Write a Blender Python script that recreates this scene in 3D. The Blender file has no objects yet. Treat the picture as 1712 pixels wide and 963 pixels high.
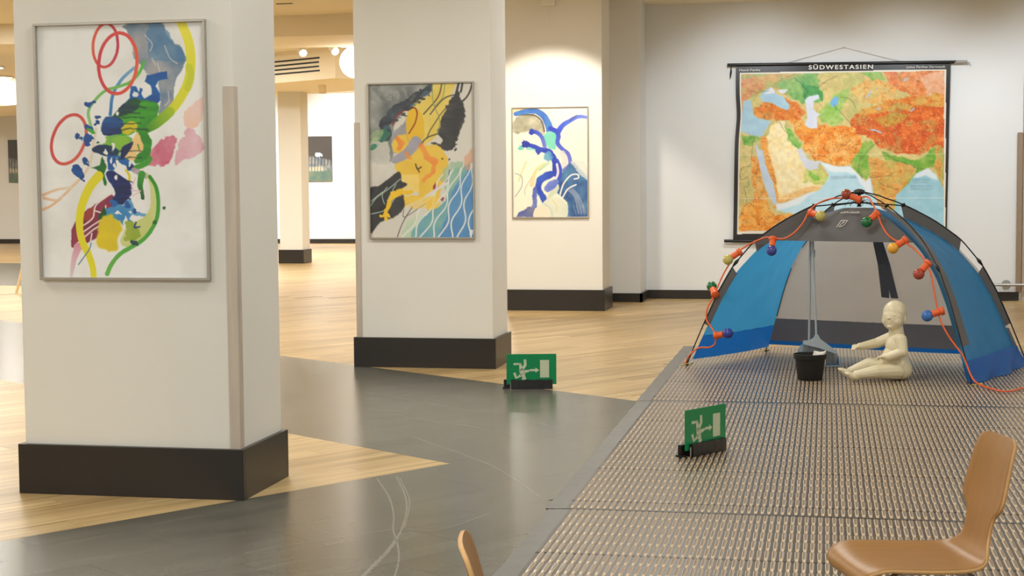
import bpy, bmesh, math, random
import numpy as np
from mathutils import Vector, Matrix
random.seed(7); rng = np.random.default_rng(11)
scene = bpy.context.scene
COL = scene.collection

# ------------------------------------------------------------------ camera
cd = bpy.data.cameras.new('camera'); cam = bpy.data.objects.new('camera', cd); COL.objects.link(cam)
F_PX, PITCH, ROLL, YAW = 2625.68, 0.0677, -0.0079, 0.1985
cd.sensor_fit = 'HORIZONTAL'; cd.sensor_width = 36.0; cd.lens = F_PX / 1712 * 36.0
cd.clip_end = 200
_cy, _sy, _cp, _sp = math.cos(YAW), math.sin(YAW), math.cos(PITCH), math.sin(PITCH)
fw = Vector((-_sy * _cp, _cy * _cp, -_sp)); r0 = Vector((_cy, _sy, 0)); u0 = r0.cross(fw)
rr = r0 * math.cos(ROLL) + u0 * math.sin(ROLL); uu = -r0 * math.sin(ROLL) + u0 * math.cos(ROLL)
m = Matrix((rr, uu, -fw)).transposed().to_4x4(); m.translation = (0, 0, 1.6)
cam.matrix_world = m
scene.camera = cam

# ------------------------------------------------------------------ world, light, exposure
scene.view_settings.view_transform = 'Standard'; scene.view_settings.look = 'None'
scene.view_settings.gamma = 1.0; scene.view_settings.use_curve_mapping = False
scene.view_settings.exposure = 0.0
w = bpy.data.worlds.new('world'); scene.world = w; w.use_nodes = True
w.node_tree.nodes['Background'].inputs[0].default_value = (1.0, 0.95, 0.88, 1)
w.node_tree.nodes['Background'].inputs[1].default_value = 0.15
WARM = (1.0, 0.86, 0.68); NEUT = (0.97, 0.985, 0.95)
def area_light(name, loc, power, size=0.6, color=NEUT, target=None, sizey=None):
    l = bpy.data.lights.new(name, 'AREA'); l.energy = power; l.color = color
    l.shape = 'RECTANGLE' if sizey else 'DISK'; l.size = size
    if sizey: l.size_y = sizey
    o = bpy.data.objects.new(name, l); COL.objects.link(o); o.location = loc
    if target is not None: o.rotation_euler = (Vector(target) - Vector(loc)).to_track_quat('-Z', 'Y').to_euler()
    return o
def spot_light(name, loc, target, power, angle, blend=0.5, color=NEUT, radius=0.06):
    l = bpy.data.lights.new(name, 'SPOT'); l.energy = power; l.color = color
    l.spot_size = math.radians(angle); l.spot_blend = blend; l.shadow_soft_size = radius
    o = bpy.data.objects.new(name, l); COL.objects.link(o); o.location = loc
    o.rotation_euler = (Vector(target) - Vector(loc)).to_track_quat('-Z', 'Y').to_euler()
    return o
# added fill lights under the ceiling (regular grid, off frame) and the spots on the pictures
for x, k in ((-6.4, 1.0), (-1.6, 0.75), (3.4, 0.5)):
    for y in (-2.5, 2.0, 6.2, 10.6, 15.4):
        area_light('ceiling_fill', (x, y, 3.93), 100 * k * (1.25 if y < 5 else 0.62 if y < 8 else 1.15), 1.2, NEUT)
for x in (-25, -18, -11.5):
    for y in (4.0, 12.0, 19.0, 25.0, 33.0):
        area_light('ceiling_fill', (x, y, 3.93), 60 if y < 15 else 200 if y < 22 else 330, 1.2, NEUT)
area_light('ceiling_fill', (-5.6, 28.5, 3.93), 330, 1.2, NEUT)  # extra fill light, added to brighten the slim far column's right face
for x in (-0.9, 1.0, 2.9, 4.8):
    spot_light('wall_washer', (x, 18.9, 3.9), (x, 21.28, 1.9), 182, 88, 0.9, (0.85, 0.93, 1.0), 0.10)
spot_light('picture_spot', (-3.2, 17.0, 3.9), (-3.35, 19.1, 1.7), 330, 60, 0.35, (1, 0.93, 0.80), 0.05)
for x in (-20.5, -16, -12.2, -8.0):
    spot_light('far_wall_washer', (x, 36.6, 3.9), (x, 40, 1.9), 900, 85, 0.7, (1, 0.96, 0.92), 0.08)

# ------------------------------------------------------------------ materials
def srgb(r, g, b):
    f = lambda c: (c / 255 / 12.92) if c / 255 <= 0.04045 else ((c / 255 + 0.055) / 1.055) ** 2.4
    return (f(r), f(g), f(b), 1.0)
def node(nt, typ, **kw):
    n = nt.nodes.new(typ)
    for k, v in kw.items():
        if k == 'op': n.operation = v
        else: setattr(n, k, v)
    return n
def link(nt, a, b): nt.links.new(a, b)
MATS = {}
def mat(name, c, rough=0.6, metal=0.0, var=0.05, scale=8.0, bump=0.0, bscale=60.0, spec=0.5, transl=0.0, tcol=None, stretch=None):
    if name in MATS: return MATS[name]
    m = bpy.data.materials.new(name); m.use_nodes = True; nt = m.node_tree
    b = nt.nodes['Principled BSDF']; out = nt.nodes['Material Output']
    b.inputs['Roughness'].default_value = rough; b.inputs['Metallic'].default_value = metal
    b.inputs['Specular IOR Level'].default_value = spec
    col = srgb(*c)
    tc = node(nt, 'ShaderNodeTexCoord'); src = tc.outputs['Object']
    if stretch:
        mp = node(nt, 'ShaderNodeMapping'); mp.inputs['Scale'].default_value = stretch
        link(nt, src, mp.inputs[0]); src = mp.outputs[0]
    nz = node(nt, 'ShaderNodeTexNoise'); nz.inputs['Scale'].default_value = scale; nz.inputs['Detail'].default_value = 5
    link(nt, src, nz.inputs['Vector'])
    mx = node(nt, 'ShaderNodeMix', data_type='RGBA')
    mx.inputs[6].default_value = tuple(max(0, x * (1 - var * 2)) for x in col[:3]) + (1,)
    mx.inputs[7].default_value = tuple(min(1, x * (1 + var * 2)) for x in col[:3]) + (1,)
    link(nt, nz.outputs[0], mx.inputs[0]); link(nt, mx.outputs[2], b.inputs['Base Color'])
    if bump:
        n2 = node(nt, 'ShaderNodeTexNoise'); n2.inputs['Scale'].default_value = bscale; n2.inputs['Detail'].default_value = 4
        link(nt, src, n2.inputs['Vector'])
        bp = node(nt, 'ShaderNodeBump'); bp.inputs['Strength'].default_value = bump; bp.inputs['Distance'].default_value = 0.01
        link(nt, n2.outputs[0], bp.inputs['Height']); link(nt, bp.outputs[0], b.inputs['Normal'])
    if transl:
        t = node(nt, 'ShaderNodeBsdfTranslucent'); t.inputs[0].default_value = srgb(*(tcol or c))
        ms = node(nt, 'ShaderNodeMixShader'); ms.inputs[0].default_value = transl
        link(nt, b.outputs[0], ms.inputs[1]); link(nt, t.outputs[0], ms.inputs[2]); link(nt, ms.outputs[0], out.inputs[0])
    MATS[name] = m
    return m
def tinted_plastic(name, c, clear, tint=None):
    m = mat(name, c, 0.25)
    nt = m.node_tree; out = nt.nodes['Material Output']; b = nt.nodes['Principled BSDF']
    t = node(nt, 'ShaderNodeBsdfTransparent'); t.inputs[0].default_value = srgb(*(tint or c))
    ms = node(nt, 'ShaderNodeMixShader'); ms.inputs[0].default_value = clear
    link(nt, b.outputs[0], ms.inputs[1]); link(nt, t.outputs[0], ms.inputs[2]); link(nt, ms.outputs[0], out.inputs[0])
    return m
def pane_material():
    m = bpy.data.materials.new('picture_glass'); m.use_nodes = True; nt = m.node_tree
    nt.nodes.remove(nt.nodes['Principled BSDF']); out = nt.nodes['Material Output']
    t = node(nt, 'ShaderNodeBsdfTransparent'); g = node(nt, 'ShaderNodeBsdfGlossy'); g.inputs['Roughness'].default_value = 0.06
    ms = node(nt, 'ShaderNodeMixShader'); ms.inputs[0].default_value = 0.035
    link(nt, t.outputs[0], ms.inputs[1]); link(nt, g.outputs[0], ms.inputs[2]); link(nt, ms.outputs[0], out.inputs[0])
    MATS['glass'] = m; return m
def art_material(name, rough):
    m = bpy.data.materials.new(name); m.use_nodes = True; nt = m.node_tree
    b = nt.nodes['Principled BSDF']; b.inputs['Roughness'].default_value = rough
    a = node(nt, 'ShaderNodeAttribute'); a.attribute_name = 'paint'
    link(nt, a.outputs['Color'], b.inputs['Base Color'])
    return m
def emit_mat(name, c, s):
    m = bpy.data.materials.new(name); m.use_nodes = True; nt = m.node_tree
    nt.nodes.remove(nt.nodes['Principled BSDF'])
    e = node(nt, 'ShaderNodeEmission'); e.inputs[0].default_value = srgb(*c); e.inputs[1].default_value = s
    link(nt, e.outputs[0], nt.nodes['Material Output'].inputs[0]); return m
# laminate / slate floor: pieces of a rotated grid, tone per piece from its own row and column
PA = math.radians(34.9)
PD = (math.sin(PA), math.cos(PA)); PN = (math.cos(PA), -math.sin(PA))
def piece_floor(name, wid, length, c_lo, c_hi, streak, rough, fract, s_al, s_ac, coat=0.0):
    m = bpy.data.materials.new(name); m.use_nodes = True; nt = m.node_tree; b = nt.nodes['Principled BSDF']
    g = node(nt, 'ShaderNodeNewGeometry')
    def dot(v):
        d = node(nt, 'ShaderNodeVectorMath', op='DOT_PRODUCT'); d.inputs[1].default_value = (v[0], v[1], 0)
        link(nt, g.outputs['Position'], d.inputs[0]); return d.outputs['Value']
    def mth(op, a, bv=None):
        n = node(nt, 'ShaderNodeMath', op=op)
        if hasattr(a, 'is_linked'): link(nt, a, n.inputs[0])
        else: n.inputs[0].default_value = a
        if bv is not None:
            if hasattr(bv, 'is_linked'): link(nt, bv, n.inputs[1])
            else: n.inputs[1].default_value = bv
        return n.outputs[0]
    al, ac = dot(PD), dot(PN)
    row = mth('FLOOR', mth('DIVIDE', ac, wid))
    off = mth('FRACT', mth('MULTIPLY', row, fract))
    colm = mth('FLOOR', mth('ADD', mth('DIVIDE', al, length), off))
    cb = node(nt, 'ShaderNodeCombineXYZ'); link(nt, row, cb.inputs[0]); link(nt, colm, cb.inputs[1])
    wn = node(nt, 'ShaderNodeTexWhiteNoise', noise_dimensions='2D'); link(nt, cb.outputs[0], wn.inputs['Vector'])
    cv = node(nt, 'ShaderNodeCombineXYZ')
    link(nt, mth('MULTIPLY', al, s_al), cv.inputs[0]); link(nt, mth('MULTIPLY', ac, s_ac), cv.inputs[1]); link(nt, mth('MULTIPLY', wn.outputs['Value'], 40.0), cv.inputs[2])
    nz = node(nt, 'ShaderNodeTexNoise'); nz.inputs['Scale'].default_value = 1.0; nz.inputs['Detail'].default_value = 6
    link(nt, cv.outputs[0], nz.inputs['Vector'])
    nzc = mth('ADD', mth('MULTIPLY', mth('SUBTRACT', nz.outputs[0], 0.5), 1.8), 0.5)
    f = mth('ADD', mth('MULTIPLY', nzc, streak), mth('MULTIPLY', wn.outputs['Value'], 1 - streak))
    mx = node(nt, 'ShaderNodeMix', data_type='RGBA'); mx.inputs[6].default_value = srgb(*c_lo); mx.inputs[7].default_value = srgb(*c_hi)
    link(nt, f, mx.inputs[0]); link(nt, mx.outputs[2], b.inputs['Base Color'])
    b.inputs['Roughness'].default_value = rough; b.inputs['Specular IOR Level'].default_value = 0.42
    bp = node(nt, 'ShaderNodeBump'); bp.inputs['Strength'].default_value = 0.01; bp.inputs['Distance'].default_value = 0.002
    link(nt, nz.outputs[0], bp.inputs['Height']); link(nt, bp.outputs[0], b.inputs['Normal'])
    MATS[name] = m
    return m
PLANK_W, PLANK_L, TILE_W, TILE_L = 0.19, 1.3, 0.46, 0.92
WOOD_FLOOR = piece_floor('wood_floor', PLANK_W, PLANK_L, (138, 107, 61), (222, 193, 140), 0.72, 0.33, 0.381966, 0.9, 22.0)
SLATE = piece_floor('slate_floor', TILE_W, TILE_L, (80, 78, 69), (106, 103, 93), 0.8, 0.25, 0.5, 2.2, 7.0)
PLASTER = mat('white_plaster', (228, 225, 217), 0.75, var=0.02, scale=1.5, bump=0.04, bscale=40)
WALLW = mat('white_wall', (229, 230, 230), 0.8, var=0.015, scale=1.0)
CEIL = mat('cream_ceiling', (240, 228, 202), 0.8, var=0.015, scale=0.7)
BLACKB = mat('black_skirting', (38, 34, 31), 0.35, var=0.06, scale=3)
STEEL = mat('brushed_guard', (198, 186, 172), 0.5, 0.25, var=0.1, scale=4, stretch=(6, 6, 0.6))
FRAME = mat('silver_frame', (178, 172, 162), 0.35, 0.6, var=0.04)
BLACK = mat('black_plastic', (22, 22, 23), 0.45)
BLACKM = mat('black_metal', (26, 26, 28), 0.35, 0.3)
CHROME = mat('steel_rail', (176, 174, 170), 0.35, 0.7, var=0.03)
GLASS = pane_material()
PRINT = art_material('printed_sheet', 0.45)

# ------------------------------------------------------------------ mesh helpers
class MB:
    def __init__(s): s.v = []; s.f = []; s.mi = []
    def add(s, vs, fs, mi=0):
        o = len(s.v); s.v += [tuple(p) for p in vs]; s.f += [tuple(i + o for i in f) for f in fs]; s.mi += [mi] * len(fs); return s
    def box(s, x0, x1, y0, y1, z0, z1, mi=0, bev=0.0):
        if bev <= 0:
            v = [(x, y, z) for z in (z0, z1) for y in (y0, y1) for x in (x0, x1)]
            return s.add(v, [(0, 2, 3, 1), (4, 5, 7, 6), (0, 1, 5, 4), (2, 6, 7, 3), (0, 4, 6, 2), (1, 3, 7, 5)], mi)
        bm = bmesh.new(); bmesh.ops.create_cube(bm, size=1.0)
        for q in bm.verts: q.co = Vector(((x0 + x1) / 2 + q.co.x * (x1 - x0), (y0 + y1) / 2 + q.co.y * (y1 - y0), (z0 + z1) / 2 + q.co.z * (z1 - z0)))
        bmesh.ops.bevel(bm, geom=bm.edges[:], offset=bev, segments=2, affect='EDGES', profile=0.5)
        bm.verts.index_update()
        s.add([q.co for q in bm.verts], [[q.index for q in f.verts] for f in bm.faces], mi); bm.free(); return s
    def tube(s, pts, rad, n=8, mi=0, cap=True):
        pts = [Vector(p) for p in pts]; k = len(pts)
        rad = rad if isinstance(rad, (list, tuple)) else [rad] * k
        t0 = (pts[1] - pts[0]).normalized(); a = Vector((0, 0, 1)) if abs(t0.z) < 0.9 else Vector((1, 0, 0))
        nrm = t0.cross(a).normalized(); vs = []
        for i in range(k):
            t = (pts[min(i + 1, k - 1)] - pts[max(i - 1, 0)]).normalized()
            nrm = (nrm - t * nrm.dot(t)).normalized(); bn = t.cross(nrm)
            for j in range(n):
                an = 2 * math.pi * j / n; vs.append(pts[i] + (nrm * math.cos(an) + bn * math.sin(an)) * rad[i])
        fs = [(i * n + j, i * n + (j + 1) % n, (i + 1) * n + (j + 1) % n, (i + 1) * n + j) for i in range(k - 1) for j in range(n)]
        if cap: fs += [tuple(range(n - 1, -1, -1)), tuple((k - 1) * n + j for j in range(n))]
        return s.add(vs, fs, mi)
    def lathe(s, prof, n=28, c=(0, 0, 0), mi=0, axis=None):
        q = Vector((0, 0, 1)).rotation_difference(Vector(axis)) if axis is not None else None
        vs = []
        for r, z in prof:
            for j in range(n):
                an = 2 * math.pi * j / n; p = Vector((r * math.cos(an), r * math.sin(an), z))
                if q: p = q @ p
                vs.append(p + Vector(c))
        k = len(prof)
        fs = [(i * n + j, i * n + (j + 1) % n, (i + 1) * n + (j + 1) % n, (i + 1) * n + j) for i in range(k - 1) for j in range(n)]
        fs += [tuple(range(n - 1, -1, -1)), tuple((k - 1) * n + j for j in range(n))]
        return s.add(vs, fs, mi)
    def slab(s, poly, f0, thick, mi=0):
        """2D polygon (list of (a,b)), f0 maps (a,b,depth)->xyz"""
        k = len(poly); vs = [f0(a, b, 0) for a, b in poly] + [f0(a, b, thick) for a, b in poly]
        fs = [tuple(range(k)), tuple(range(2 * k - 1, k - 1, -1))] + [(i, i + k, (i + 1) % k + k, (i + 1) % k) for i in range(k)]
        return s.add(vs, fs, mi)
    def grid(s, fn, nu, nv, mi=0):
        vs = [fn(i / nu, j / nv) for i in range(nu + 1) for j in range(nv + 1)]
        fs = [(i * (nv + 1) + j, i * (nv + 1) + j + 1, (i + 1) * (nv + 1) + j + 1, (i + 1) * (nv + 1) + j) for i in range(nu) for j in range(nv)]
        return s.add(vs, fs, mi)
    def mesh(s, name):
        me = bpy.data.meshes.new(name); me.from_pydata(s.v, [], s.f); me.polygons.foreach_set('material_index', s.mi); me.update(); return me
    def build(s, name, mats, parent=None, smooth=False, fix=True):
        me = s.mesh(name)
        if fix:
            bm = bmesh.new(); bm.from_mesh(me); bmesh.ops.recalc_face_normals(bm, faces=bm.faces); bm.to_mesh(me); bm.free()
        return obj(name, me, mats, parent, smooth)
def obj(name, me, mats, parent=None, smooth=False):
    if not isinstance(mats, (list, tuple)): mats = [mats]
    if len(me.materials) == 0:
        for q in mats: me.materials.append(q)
    if smooth is True: me.polygons.foreach_set('use_smooth', [True] * len(me.polygons))
    o = bpy.data.objects.new(name, me); COL.objects.link(o)
    if parent is not None:
        o.parent = parent; o.matrix_parent_inverse = parent.matrix_basis.inverted()
    if smooth == 'auto':
        me.polygons.foreach_set('use_smooth', [True] * len(me.polygons)); me.set_sharp_from_angle(angle=math.radians(40))
    return o
def tag(o, label=None, cat=None, group=None, kind=None):
    if label: o['label'] = label
    if cat: o['category'] = cat
    if group: o['group'] = group
    if kind: o['kind'] = kind
    return o
def thing(name, label, cat, loc=(0, 0, 0), group=None, kind=None):
    o = bpy.data.objects.new(name, None); o.empty_display_size = 0.1; COL.objects.link(o); o.location = loc
    return tag(o, label, cat, group, kind)
def text(name, body, size, origin, ex, ey, material, parent, align='CENTER', spacing=1.0, sx=1.0, bold=0.0):
    cu = bpy.data.curves.new(name, 'FONT'); cu.body = body; cu.size = size; cu.align_x = align; cu.align_y = 'CENTER'
    cu.space_character = spacing; cu.extrude = 0.0008; cu.offset = bold
    t = bpy.data.objects.new(name, cu); COL.objects.link(t)
    me = bpy.data.meshes.new_from_object(t.evaluated_get(bpy.context.evaluated_depsgraph_get()))
    bpy.data.objects.remove(t); bpy.data.curves.remove(cu)
    ex = Vector(ex).normalized(); ey = Vector(ey).normalized(); ez = ex.cross(ey).normalized()
    mt = Matrix((ex * sx, ey, ez)).transposed().to_4x4(); mt.translation = origin
    me.transform(mt); me.materials.clear()
    return obj(name, me, material, parent)
def spline(pts, n):
    P = [Vector(p) for p in pts]; out = []
    for i in range(len(P) - 1):
        a, b, c, d = P[max(i - 1, 0)], P[i], P[i + 1], P[min(i + 2, len(P) - 1)]
        for k in range(n):
            t = k / n
            out.append(0.5 * ((2 * b) + (c - a) * t + (2 * a - 5 * b + 4 * c - d) * t * t + (3 * b - a - 3 * c + d) * t ** 3))
    return out + [P[-1]]

# ------------------------------------------------------------------ room shell
ZC = 3.957; YW = 21.28
def struct(name, mb, m, **k): return tag(mb.build(name, m, **k), kind='structure')
# floor: half planes of the zigzag pattern  (a*x+b*y>=c)
def hp(p, q, inside):
    a, b = q[1] - p[1], p[0] - q[0]; c = a * p[0] + b * p[1]
    if a * inside[0] + b * inside[1] < c: a, b, c = -a, -b, -c
    return (a, b, c)
APEX = (-2.101, 8.611)
up_q = (APEX[0] - PN[0] * 10, APEX[1] - PN[1] * 10); lo_q = (APEX[0] - PD[0] * 10, APEX[1] - PD[1] * 10)
TOPP = (-1.327, 11.279); top_q = (TOPP[0] - PN[0] * 10, TOPP[1] - PN[1] * 10)
H_far = hp(TOPP, top_q, (0, 30)); H_near = tuple(-x for x in H_far)
H_up_near = hp(APEX, up_q, (0, 0)); H_up_far = tuple(-x for x in H_up_near)
H_lo_in = hp(APEX, lo_q, (-20, 9)); H_lo_out = tuple(-x for x in H_lo_in)
REG_A = [H_far]; REG_B = [H_up_near, H_lo_in]; REG_G1 = [H_near, H_up_far]; REG_G2 = [H_up_near, H_lo_out]
def clip(poly, regs):
    for a, b, c in regs:
        out = []
        for i in range(len(poly)):
            p, q = poly[i], poly[(i + 1) % len(poly)]; dp = a * p[0] + b * p[1] - c; dq = a * q[0] + b * q[1] - c
            if dp >= 0: out.append(p)
            if (dp > 0 > dq) or (dp < 0 < dq):
                t = dp / (dp - dq); out.append((p[0] + (q[0] - p[0]) * t, p[1] + (q[1] - p[1]) * t))
        poly = out
        if len(poly) < 3: return []
    return poly
ROOM = [(-31, -4.5), (6, -4.5), (6, 41), (-31, 41)]
fb = MB()
for regs, mi in ((REG_A, 0), (REG_B, 0), (REG_G1, 1), (REG_G2, 1)):
    q = clip(ROOM, regs); fb.add([(x, y, -0.003) for x, y in q], [tuple(range(len(q)))], mi)
    fb.add([(x, y, -0.08) for x, y in q], [tuple(range(len(q)))], mi)
floor = tag(fb.build('floor', [WOOD_FLOOR, SLATE], fix=False), 'light oak laminate floor with a grey slate zigzag band', None, kind='structure')
# far slate field (left background)
ff = MB().add([(x, y, -0.0015) for x, y in ((-21.0, 31.0), (-12.6, 28.6), (-9.9, 22.6), (-16.5, 23.6))], [(0, 1, 2, 3)])
ff.build('slate_field', SLATE, floor)
def seen(x, y): return -0.60 * y - 0.5 < x < 0.15 * y + 0.6 and y > 4.6
def lay(name, regs_list, W_, L_, fr, material, ymax, limit, gap):
    items = []
    r0_, r1_ = int(-40 / W_), int(40 / W_)
    for row in range(r0_, r1_):
        off = (row * fr) % 1.0
        for c in range(int(-30 / L_), int(45 / L_)):
            a0, a1 = (c - off) * L_ + gap, (c + 1 - off) * L_ - gap; n0, n1 = row * W_ + gap, (row + 1) * W_ - gap
            am, nm = (a0 + a1) / 2, (n0 + n1) / 2; cx, cyy = PD[0] * am + PN[0] * nm, PD[1] * am + PN[1] * nm
            if not seen(cx, cyy) or cyy > ymax or (cx > -1.0 and cyy < 14.6): continue
            rect = [(PD[0] * a + PN[0] * n, PD[1] * a + PN[1] * n) for a, n in ((a0, n0), (a1, n0), (a1, n1), (a0, n1))]
            for regs in regs_list:
                q = clip(rect, regs)
                if q: items.append((math.hypot(cx, cyy), q))
    items.sort(key=lambda t: t[0])
    rest = MB()
    for i, (d, q) in enumerate(items):
        k = len(q)
        vs = [(x, y, 0.0) for x, y in q] + [(x, y, -0.004) for x, y in q]
        fs = [tuple(range(k))] + [(j, (j + 1) % k, (j + 1) % k + k, j + k) for j in range(k)]
        if i < limit: MB().add(vs, fs).build(name, material, floor)
        else: rest.add(vs, fs)
    if rest.v: tag(rest.build(name + '_field', material, floor), kind='stuff')
lay('plank', [REG_A, REG_B], PLANK_W, PLANK_L, 0.381966, WOOD_FLOOR, 21.0, 290, 0.0008)
lay('tile', [REG_G1, REG_G2], TILE_W, TILE_L, 0.5, SLATE, 21.0, 290, 0.0007)
SCUFF = tinted_plastic('scuff', (196, 192, 180), 0.62, (255, 255, 255))
def scuff(pts, w0):
    P = spline([(x, y, 0.0004) for x, y in pts], 6); b = MB(); L = []
    for i, p in enumerate(P):
        t = (P[min(i + 1, len(P) - 1)] - P[max(i - 1, 0)]).normalized(); n = Vector((-t.y, t.x, 0)); ww = w0 * (0.5 + 0.5 * math.sin(i * 1.7) ** 2)
        L.append((p + n * ww, p - n * ww))
    vs = [q for ab in L for q in ab]
    b.add(vs, [(2 * i, 2 * i + 1, 2 * i + 3, 2 * i + 2) for i in range(len(P) - 1)]); b.build('scuff_mark', SCUFF, floor)
scuff([(-2.386, 8.109), (-2.189, 7.649), (-2.047, 7.234), (-1.961, 6.917), (-1.898, 6.742), (-1.809, 6.468), (-1.757, 6.262), (-1.721, 6.085), (-1.663, 5.794)], 0.006)
scuff([(-2.302, 8.193), (-2.131, 7.737), (-2.021, 7.379), (-1.934, 6.985), (-1.889, 6.719)], 0.006)
scuff([(-1.889, 6.719), (-1.865, 6.458), (-1.856, 6.245), (-1.846, 6.064), (-1.826, 5.812)], 0.013)
scuff([(-2.274, 8.162), (-2.089, 7.665), (-2.009, 7.381), (-1.919, 6.962)], 0.004)
scuff([(-2.56, 9.497), (-2.163, 9.003), (-1.794, 8.489), (-1.414, 7.743)], 0.005)
scuff([(-4.102, 11.38), (-3.281, 10.722), (-2.711, 10.232), (-2.224, 9.912), (-1.724, 9.35)], 0.004)
scuff([(-2.488, 6.344), (-2.259, 6.623), (-1.953, 6.918), (-1.743, 6.953), (-1.588, 7.364)], 0.004)
scuff([(-2.518, 7.021), (-2.126, 6.716)], 0.003)
scuff([(-3.471, 11.503), (-2.587, 10.762), (-2.028, 10.333), (-1.58, 9.835)], 0.004)
scuff([(-2.329, 6.063), (-2.151, 6.302), (-1.964, 6.387)], 0.004)

struct('ceiling', MB().box(-31, 6, -4.5, YW, ZC, ZC + 0.2).box(-31, 6, YW, 41, ZC + 0.002, ZC + 0.2), CEIL)
struct('wall_back', MB().box(-3.7, 6, YW, YW + 0.25, 0, ZC), WALLW)
struct('wall_pier', MB().box(-3.95, -2.415, 20.60, YW + 0.2, 0, ZC), WALLW)
struct('wall_right', MB().box(6, 6.2, -4.5, 41, 0, ZC), WALLW)
struct('wall_left', MB().box(-31.2, -31, -4.5, 41, 0, ZC), WALLW)
struct('wall_behind', MB().box(-31, 6, -4.7, -4.5, 0, ZC), WALLW)
struct('wall_far', MB().box(-31, 6, 40.0, 40.2, 0, ZC + 0.2), WALLW)
struct('baseboard_back', MB().box(-2.415, 2.44, YW - 0.03, YW + 0.01, 0, 0.115), BLACKB)
struct('baseboard_pier', MB().box(-3.98, -2.385, 20.572, 20.61, 0, 0.115).box(-2.42, -2.385, 20.572, YW, 0, 0.115), BLACKB)
struct('baseboard_far', MB().box(-31, 6, 39.97, 40.02, 0, 0.115), BLACKB)
# ceiling bulkheads seen between the columns
struct('trim_1', MB().box(-31, -3.9, YW, 23.1, 3.665, ZC + 0.05), CEIL)
bk = MB(); ud = Vector((0.831, -0.556, 0)); un = Vector((-0.556, -0.831, 0))
A0 = Vector((-9.84, 27.34, 0))
def bkp(s, d, z): p = A0 + ud * s - un * d; return (p.x, p.y, z)
def bbox_dir(mb, s0, s1, d0, d1, z0, z1, mi=0):
    v = [bkp(s, d, z) for z in (z0, z1) for d in (d0, d1) for s in (s0, s1)]
    mb.add(v, [(0, 2, 3, 1), (4, 5, 7, 6), (0, 1, 5, 4), (2, 6, 7, 3), (0, 4, 6, 2), (1, 3, 7, 5)], mi)
bbox_dir(bk, -18, 1.72, 0, 2.6, 3.42, ZC + 0.05); trim2 = struct('trim_2', bk, CEIL)
b2 = MB(); bbox_dir(b2, -18, 1.75, -0.06, 0.02, ZC - 0.05, ZC + 0.02); b2.build('cove_strip', mat('cove_paint', (238, 224, 198), 0.7), trim2)
for k in range(4):
    z = 3.80 - k * 0.0745
    b2 = MB(); bbox_dir(b2, -3.0, 1.28 - 0.02 * (k in (1, 2)), -0.008, 0.03, z - 0.014, z + 0.014)
    tag(b2.build('vent_slot', BLACK, trim2), 'black ventilation slot')
struct('trim_3', MB().box(-7.12, -6.9, 19.82, 19.87, ZC - 0.008, ZC + 0.01), BLACKM)

# ------------------------------------------------------------------ columns
def column(label, x0, x1, y0, y1, hb=0.259, ins=0.028, top=ZC):
    t = thing('column', label, 'column', ((x0 + x1) / 2, (y0 + y1) / 2, 0), 'white columns with black plinths')
    MB().box(x0 + ins, x1 - ins, y0 + ins, y1 - ins, 0, top, bev=0.004).build('shaft', PLASTER, t)
    th = ins - 0.002
    for bx in ((x0, x1, y0, y0 + th), (x0, x1, y1 - th, y1), (x0, x0 + th, y0 + th, y1 - th), (x1 - th, x1, y0 + th, y1 - th)):
        MB().box(*bx, 0, hb, bev=0.002).build('plinth_board', BLACKB, t)
    return t
col1 = column('white column nearest, carrying the tall painting with red loops', -4.121, -2.884, 7.428, 8.101)
col2 = column('white column carrying the yellow and grey painting', -4.038, -2.775, 13.068, 13.749)
col3 = column('brightly lit cream column carrying the blue painting', -3.94, -2.681, 19.101, 19.836)
farc = column('slim cream column far behind, between two white columns', -10.80, -10.27, 29.95, 30.46, 0.27)
def guard(par, x0, x1, y0, y1, sx, z0, z1):
    # angle profile wrapped around a column corner
    b = MB().box(min(x0, x1), max(x0, x1), y0 - 0.006, y0, z0, z1)
    ex = sx; b.box(min(ex, ex + (0.006 if ex > x0 else -0.006)), max(ex, ex + (0.006 if ex > x0 else -0.006)), y0 - 0.006, y1, z0, z1)
    tag(b.build('corner_guard', STEEL, par), 'worn metal corner guard')
guard(col1, -2.962, -2.912, 7.456, 7.506, -2.912, 0.259, 2.085)
guard(col2, -4.010, -3.966, 13.096, 13.146, -4.010, 0.259, 2.118)
jb = thing('junction_box', 'small cream box high on the brightly lit column', 'box', (-3.36, 19.10, 3.73))
MB().box(-3.45, -3.275, 19.05, 19.129, 3.735, 3.93, bev=0.004).build('casing', PLASTER, jb)
MB().tube([(-3.36, 19.112, 3.735), (-3.352, 19.115, 3.60), (-3.345, 19.117, 3.46)], 0.003, 6).build('lead', PLASTER, jb)

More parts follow.
